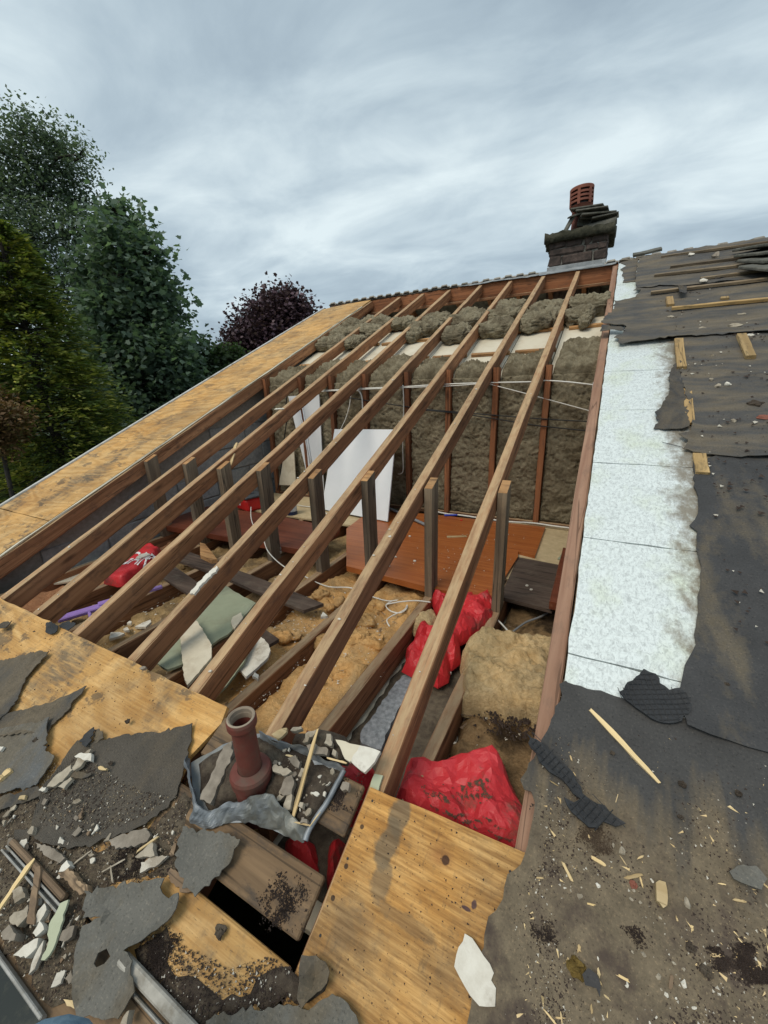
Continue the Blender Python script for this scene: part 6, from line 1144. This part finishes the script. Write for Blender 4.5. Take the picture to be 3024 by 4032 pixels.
tree('sycamore_tree', 'dark green broad leaved tree with lobed leaves in front of the tall airy one', 'tree', 15, .9, [(245, 455, 12), (268, 462, 12), (285, 500, 16), (310, 530, 14), (330, 540, 10), (340, 600, 16), (368, 628, 10), (375, 690, 16), (395, 735, 14), (410, 770, 12), (250, 475, 22), (275, 485, 16), (235, 520, 34), (290, 535, 24), (320, 545, 16), (265, 580, 42), (318, 592, 26), (215, 600, 42), (345, 650, 26), (365, 640, 14), (300, 660, 48), (240, 680, 56), (352, 700, 30), (372, 740, 28), (330, 750, 44), (393, 758, 20), (280, 780, 58), (383, 808, 34), (210, 790, 55), (340, 840, 50), (400, 782, 14), (270, 880, 60), (200, 890, 60), (398, 850, 26), (340, 920, 50), (260, 970, 60), (150, 960, 60), (410, 890, 30), (300, 1010, 50), (120, 860, 50), (190, 1040, 60)], 255, 900, LEAF_S, .16, 34000, MAPLE, 10, .30, .17, 12, 'trees beyond the gable', 1)
tree('purple_tree', 'round copper purple tree showing above the plywood edge', 'tree', 20, .8, [(600, 690, 52), (560, 700, 44), (640, 690, 44), (540, 730, 44), (590, 740, 60), (650, 720, 45), (522, 745, 28), (608, 652, 28), (578, 662, 28), (636, 656, 24), (664, 690, 24), (508, 735, 16), (560, 780, 50), (620, 790, 60), (505, 785, 35)], 590, 800, LEAF_P, .14, 22000, MAPLE, 9, .30, .16, 13, 'trees beyond the gable', 5, 2.4)
tree('garden_shrub', 'loose mid green shrub between the dark tree and the purple one', 'shrub', 17, .6, [(440, 752, 16), (462, 762, 22), (428, 780, 24), (470, 790, 32), (415, 812, 34), (450, 830, 42), (500, 770, 22), (405, 856, 46), (480, 840, 42), (520, 800, 26), (395, 790, 16)], 450, 860, LEAF_G, .15, 5200, MAPLE, 8, .2, .06, 14, None, 2)
tree('russet_shrub', 'russet brown leaved shrub in front of the golden conifer', 'shrub', 9.6, .4, [(5, 872, 26), (15, 908, 36), (32, 890, 18), (-12, 950, 40), (34, 938, 18), (-25, 900, 36)], 5, 960, LEAF_R, .07, 6000, OVAL, 9, .10, .05, 15, None, 1)
tree('garden_hedge', 'dense dark hedge closing the garden behind the conifer', 'hedge', 21, .5, [(x, y, 55) for x in range(-120, 480, 60) for y in (800, 880, 960)]+[(x, 1040, 55) for x in range(-120, 300, 60)], 150, 950, LEAF_S, .2, 11000, MAPLE, 9, .3, .08, 16, None, 0)
# golden conifer built frond by frond
def conifer(d, ax, apex_y, rb, seed):
    g = np.random.default_rng(seed); rr_ = random.Random(seed); b0 = onD('c0', ax, apex_y, d); base = Vector((b0.x, b0.y, 0)); H_ = b0.z; t = empty('golden_conifer', base, 'golden green conifer with drooping sprays behind the gable edge', 'tree', 'trees beyond the gable'); add('trunk', WORLD, *tubem([base-Vector((0, 0, .1)), base+Vector((0, 0, H_*.5)), base+Vector((0, 0, H_-.2))], .16, 9, .02), BARK, t, True)
    A, B = [], []; RH = np.array([(0, 0), (.5, .16), (1, 0), (.5, -.16)]); limbs = []
    for i in range(2100):
        u = g.uniform(0, 1)**.75; h = .35+(H_-.4)*(1-u); R_ = (.25+rb*u**.8)*g.uniform(.65, 1.12); ph = g.uniform(0, 2*math.pi); out = np.array((math.cos(ph), math.sin(ph), 0)); side = np.array((-out[1], out[0], 0)); st = np.array(base)+np.array((0, 0, h)); L = (A if g.uniform() < .62 else B)
        if i % 5 == 0: limbs.append(tubem([Vector(st), Vector(st+out*R_*.5+np.array((0, 0, R_*.06))), Vector(st+out*R_*.9)], .016, 4, .004))
        for q in range(34):
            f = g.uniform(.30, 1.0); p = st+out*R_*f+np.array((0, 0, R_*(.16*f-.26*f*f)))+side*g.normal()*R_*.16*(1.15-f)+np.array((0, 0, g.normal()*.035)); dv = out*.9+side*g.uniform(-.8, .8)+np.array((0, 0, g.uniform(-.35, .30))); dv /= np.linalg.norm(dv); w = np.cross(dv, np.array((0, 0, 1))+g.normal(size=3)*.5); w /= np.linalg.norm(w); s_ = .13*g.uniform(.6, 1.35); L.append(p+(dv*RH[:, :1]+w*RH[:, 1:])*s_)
    add('branches', WORLD, *join(limbs), BARK, t)
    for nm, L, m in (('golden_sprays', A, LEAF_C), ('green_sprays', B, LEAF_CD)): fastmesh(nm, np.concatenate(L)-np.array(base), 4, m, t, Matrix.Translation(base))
conifer(11, -15, 470, 2.35, 21)
# fence, and the neighbour's house
fa, fb = onD('c0', -160, 1040, 12.5), onD('c0', 150, 1025, 15.5); fv = Vector((fb.x-fa.x, fb.y-fa.y, 0)); FLn = fv.length; fv.normalize(); ff = Fr((fa.x, fa.y, 0), fv, VZ.cross(fv), VZ); fe = empty('garden_fence', (fa.x, fa.y, 0), 'dark close boarded fence at the foot of the conifer', 'fence'); ht = 2.25
bme = None
for i in range(int(FLn/.125)):
    if bme is None: V, F = cbox(0, .118, 0, .018, .05, ht, .003); bme = bpy.data.meshes.new('fence_board'); bme.from_pydata(V, [], F); bme.materials.append(FENCE)
    link_mesh('fence_board', bme, ff.M(ff.P(i*.125, rr.uniform(-.004, .004), rr.uniform(-.02, .02))), fe)
for z in (.4, 1.8): box('fence_rail', ff, 0, FLn, .019, .06, z, z+.08, FENCE, fe)
nh = onD('e5', 470, 700, 34); nb = empty('neighbour_house', (nh.x, nh.y, 0), 'neighbouring house with grey tiled roof half hidden by the shrub', 'house'); nv = Vector((-.45, .89, 0)).normalized(); nf = Fr((nh.x, nh.y, 0), nv, VZ.cross(nv), VZ); rz = nh.z
box('wall', nf, .2, 9, -3.3, 3.3, 0, rz-1.75, RENDER, nb); add('gable', nf, [(x, y, z) for x in (.2, .4) for y, z in ((-3.3, rz-1.75), (3.3, rz-1.75), (0, rz-.15))], [(0, 2, 1), (3, 4, 5), (0, 1, 4, 3), (1, 2, 5, 4), (2, 0, 3, 5)], RENDER, nb)
for sd in (-1, 1):
    L_ = math.hypot(3.7, 1.95); sa = Vector((0, 0, 0))+ff.az*0; dn = (nf.ay*sd*3.7-VZ*1.95).normalized(); rf_ = Fr(nf.P(0, 0, rz), nv, dn, nv.cross(dn)); rr_s = 1 if rf_.az.z > 0 else -1; rp_ = box('roof', rf_, 0, 9.4, 0, L_, -.05, .05, TILEM, nb)
    for k in range(14): box('tile_course', rf_, .01, 9.39, k*L_/14, (k+1)*L_/14-.01, .05*rr_s if rr_s > 0 else -.085, .085 if rr_s > 0 else -.05, TILEM, rp_, .01)
for y in (-1.6, 1.6): wq = box('window', nf, .185, .2, y-.6, y+.6, 1.0, 2.2, WHITEP, nb); box('pane', nf, .178, .187, y-.52, y+.52, 1.08, 2.12, PANE, wq, .002)
# the knee of whoever crouches at the lower edge of the roof
def person():
    K = CAM+Vector((-.593, .026, -.915)); hip = CAM+Vector((-.30, -.50, -.98)); an = ROOF.P(-.64, -.92, .09); toe = ROOF.P(-.68, -.70, .045)
    t = empty('person', ROOF.P(-.64, -.9, .0), 'blue denim knee of a person crouching at the roof foot', 'person')
    def limb(nm, P_, R_, m):
        me = bpy.data.meshes.new(nm); me.from_pydata([tuple(p) for p in P_], [(i, i+1) for i in range(len(P_)-1)], []); o = link_mesh(nm, me, Matrix.Identity(4), t); me.materials.append(m)
        sk = o.modifiers.new('skin', 'SKIN'); o.modifiers.new('sub', 'SUBSURF').render_levels = 2; o.modifiers['sub'].levels = 2; sk.use_smooth_shade = True
        for v, r in zip(me.skin_vertices[0].data, R_): v.radius = (r, r)
        me.skin_vertices[0].data[0].use_root = True; return o
    limb('trouser_leg', [hip, hip.lerp(K, .5), K.lerp(hip, .12), K, K.lerp(an, .12), K.lerp(an, .5), an], [.10, .095, .088, .085, .082, .075, .066], DENIM)
    limb('boot', [an+RN_*.02, an-RN_*.04, an.lerp(toe, .6)-RN_*.02, toe], [.055, .05, .045, .038], BOOT)
person()
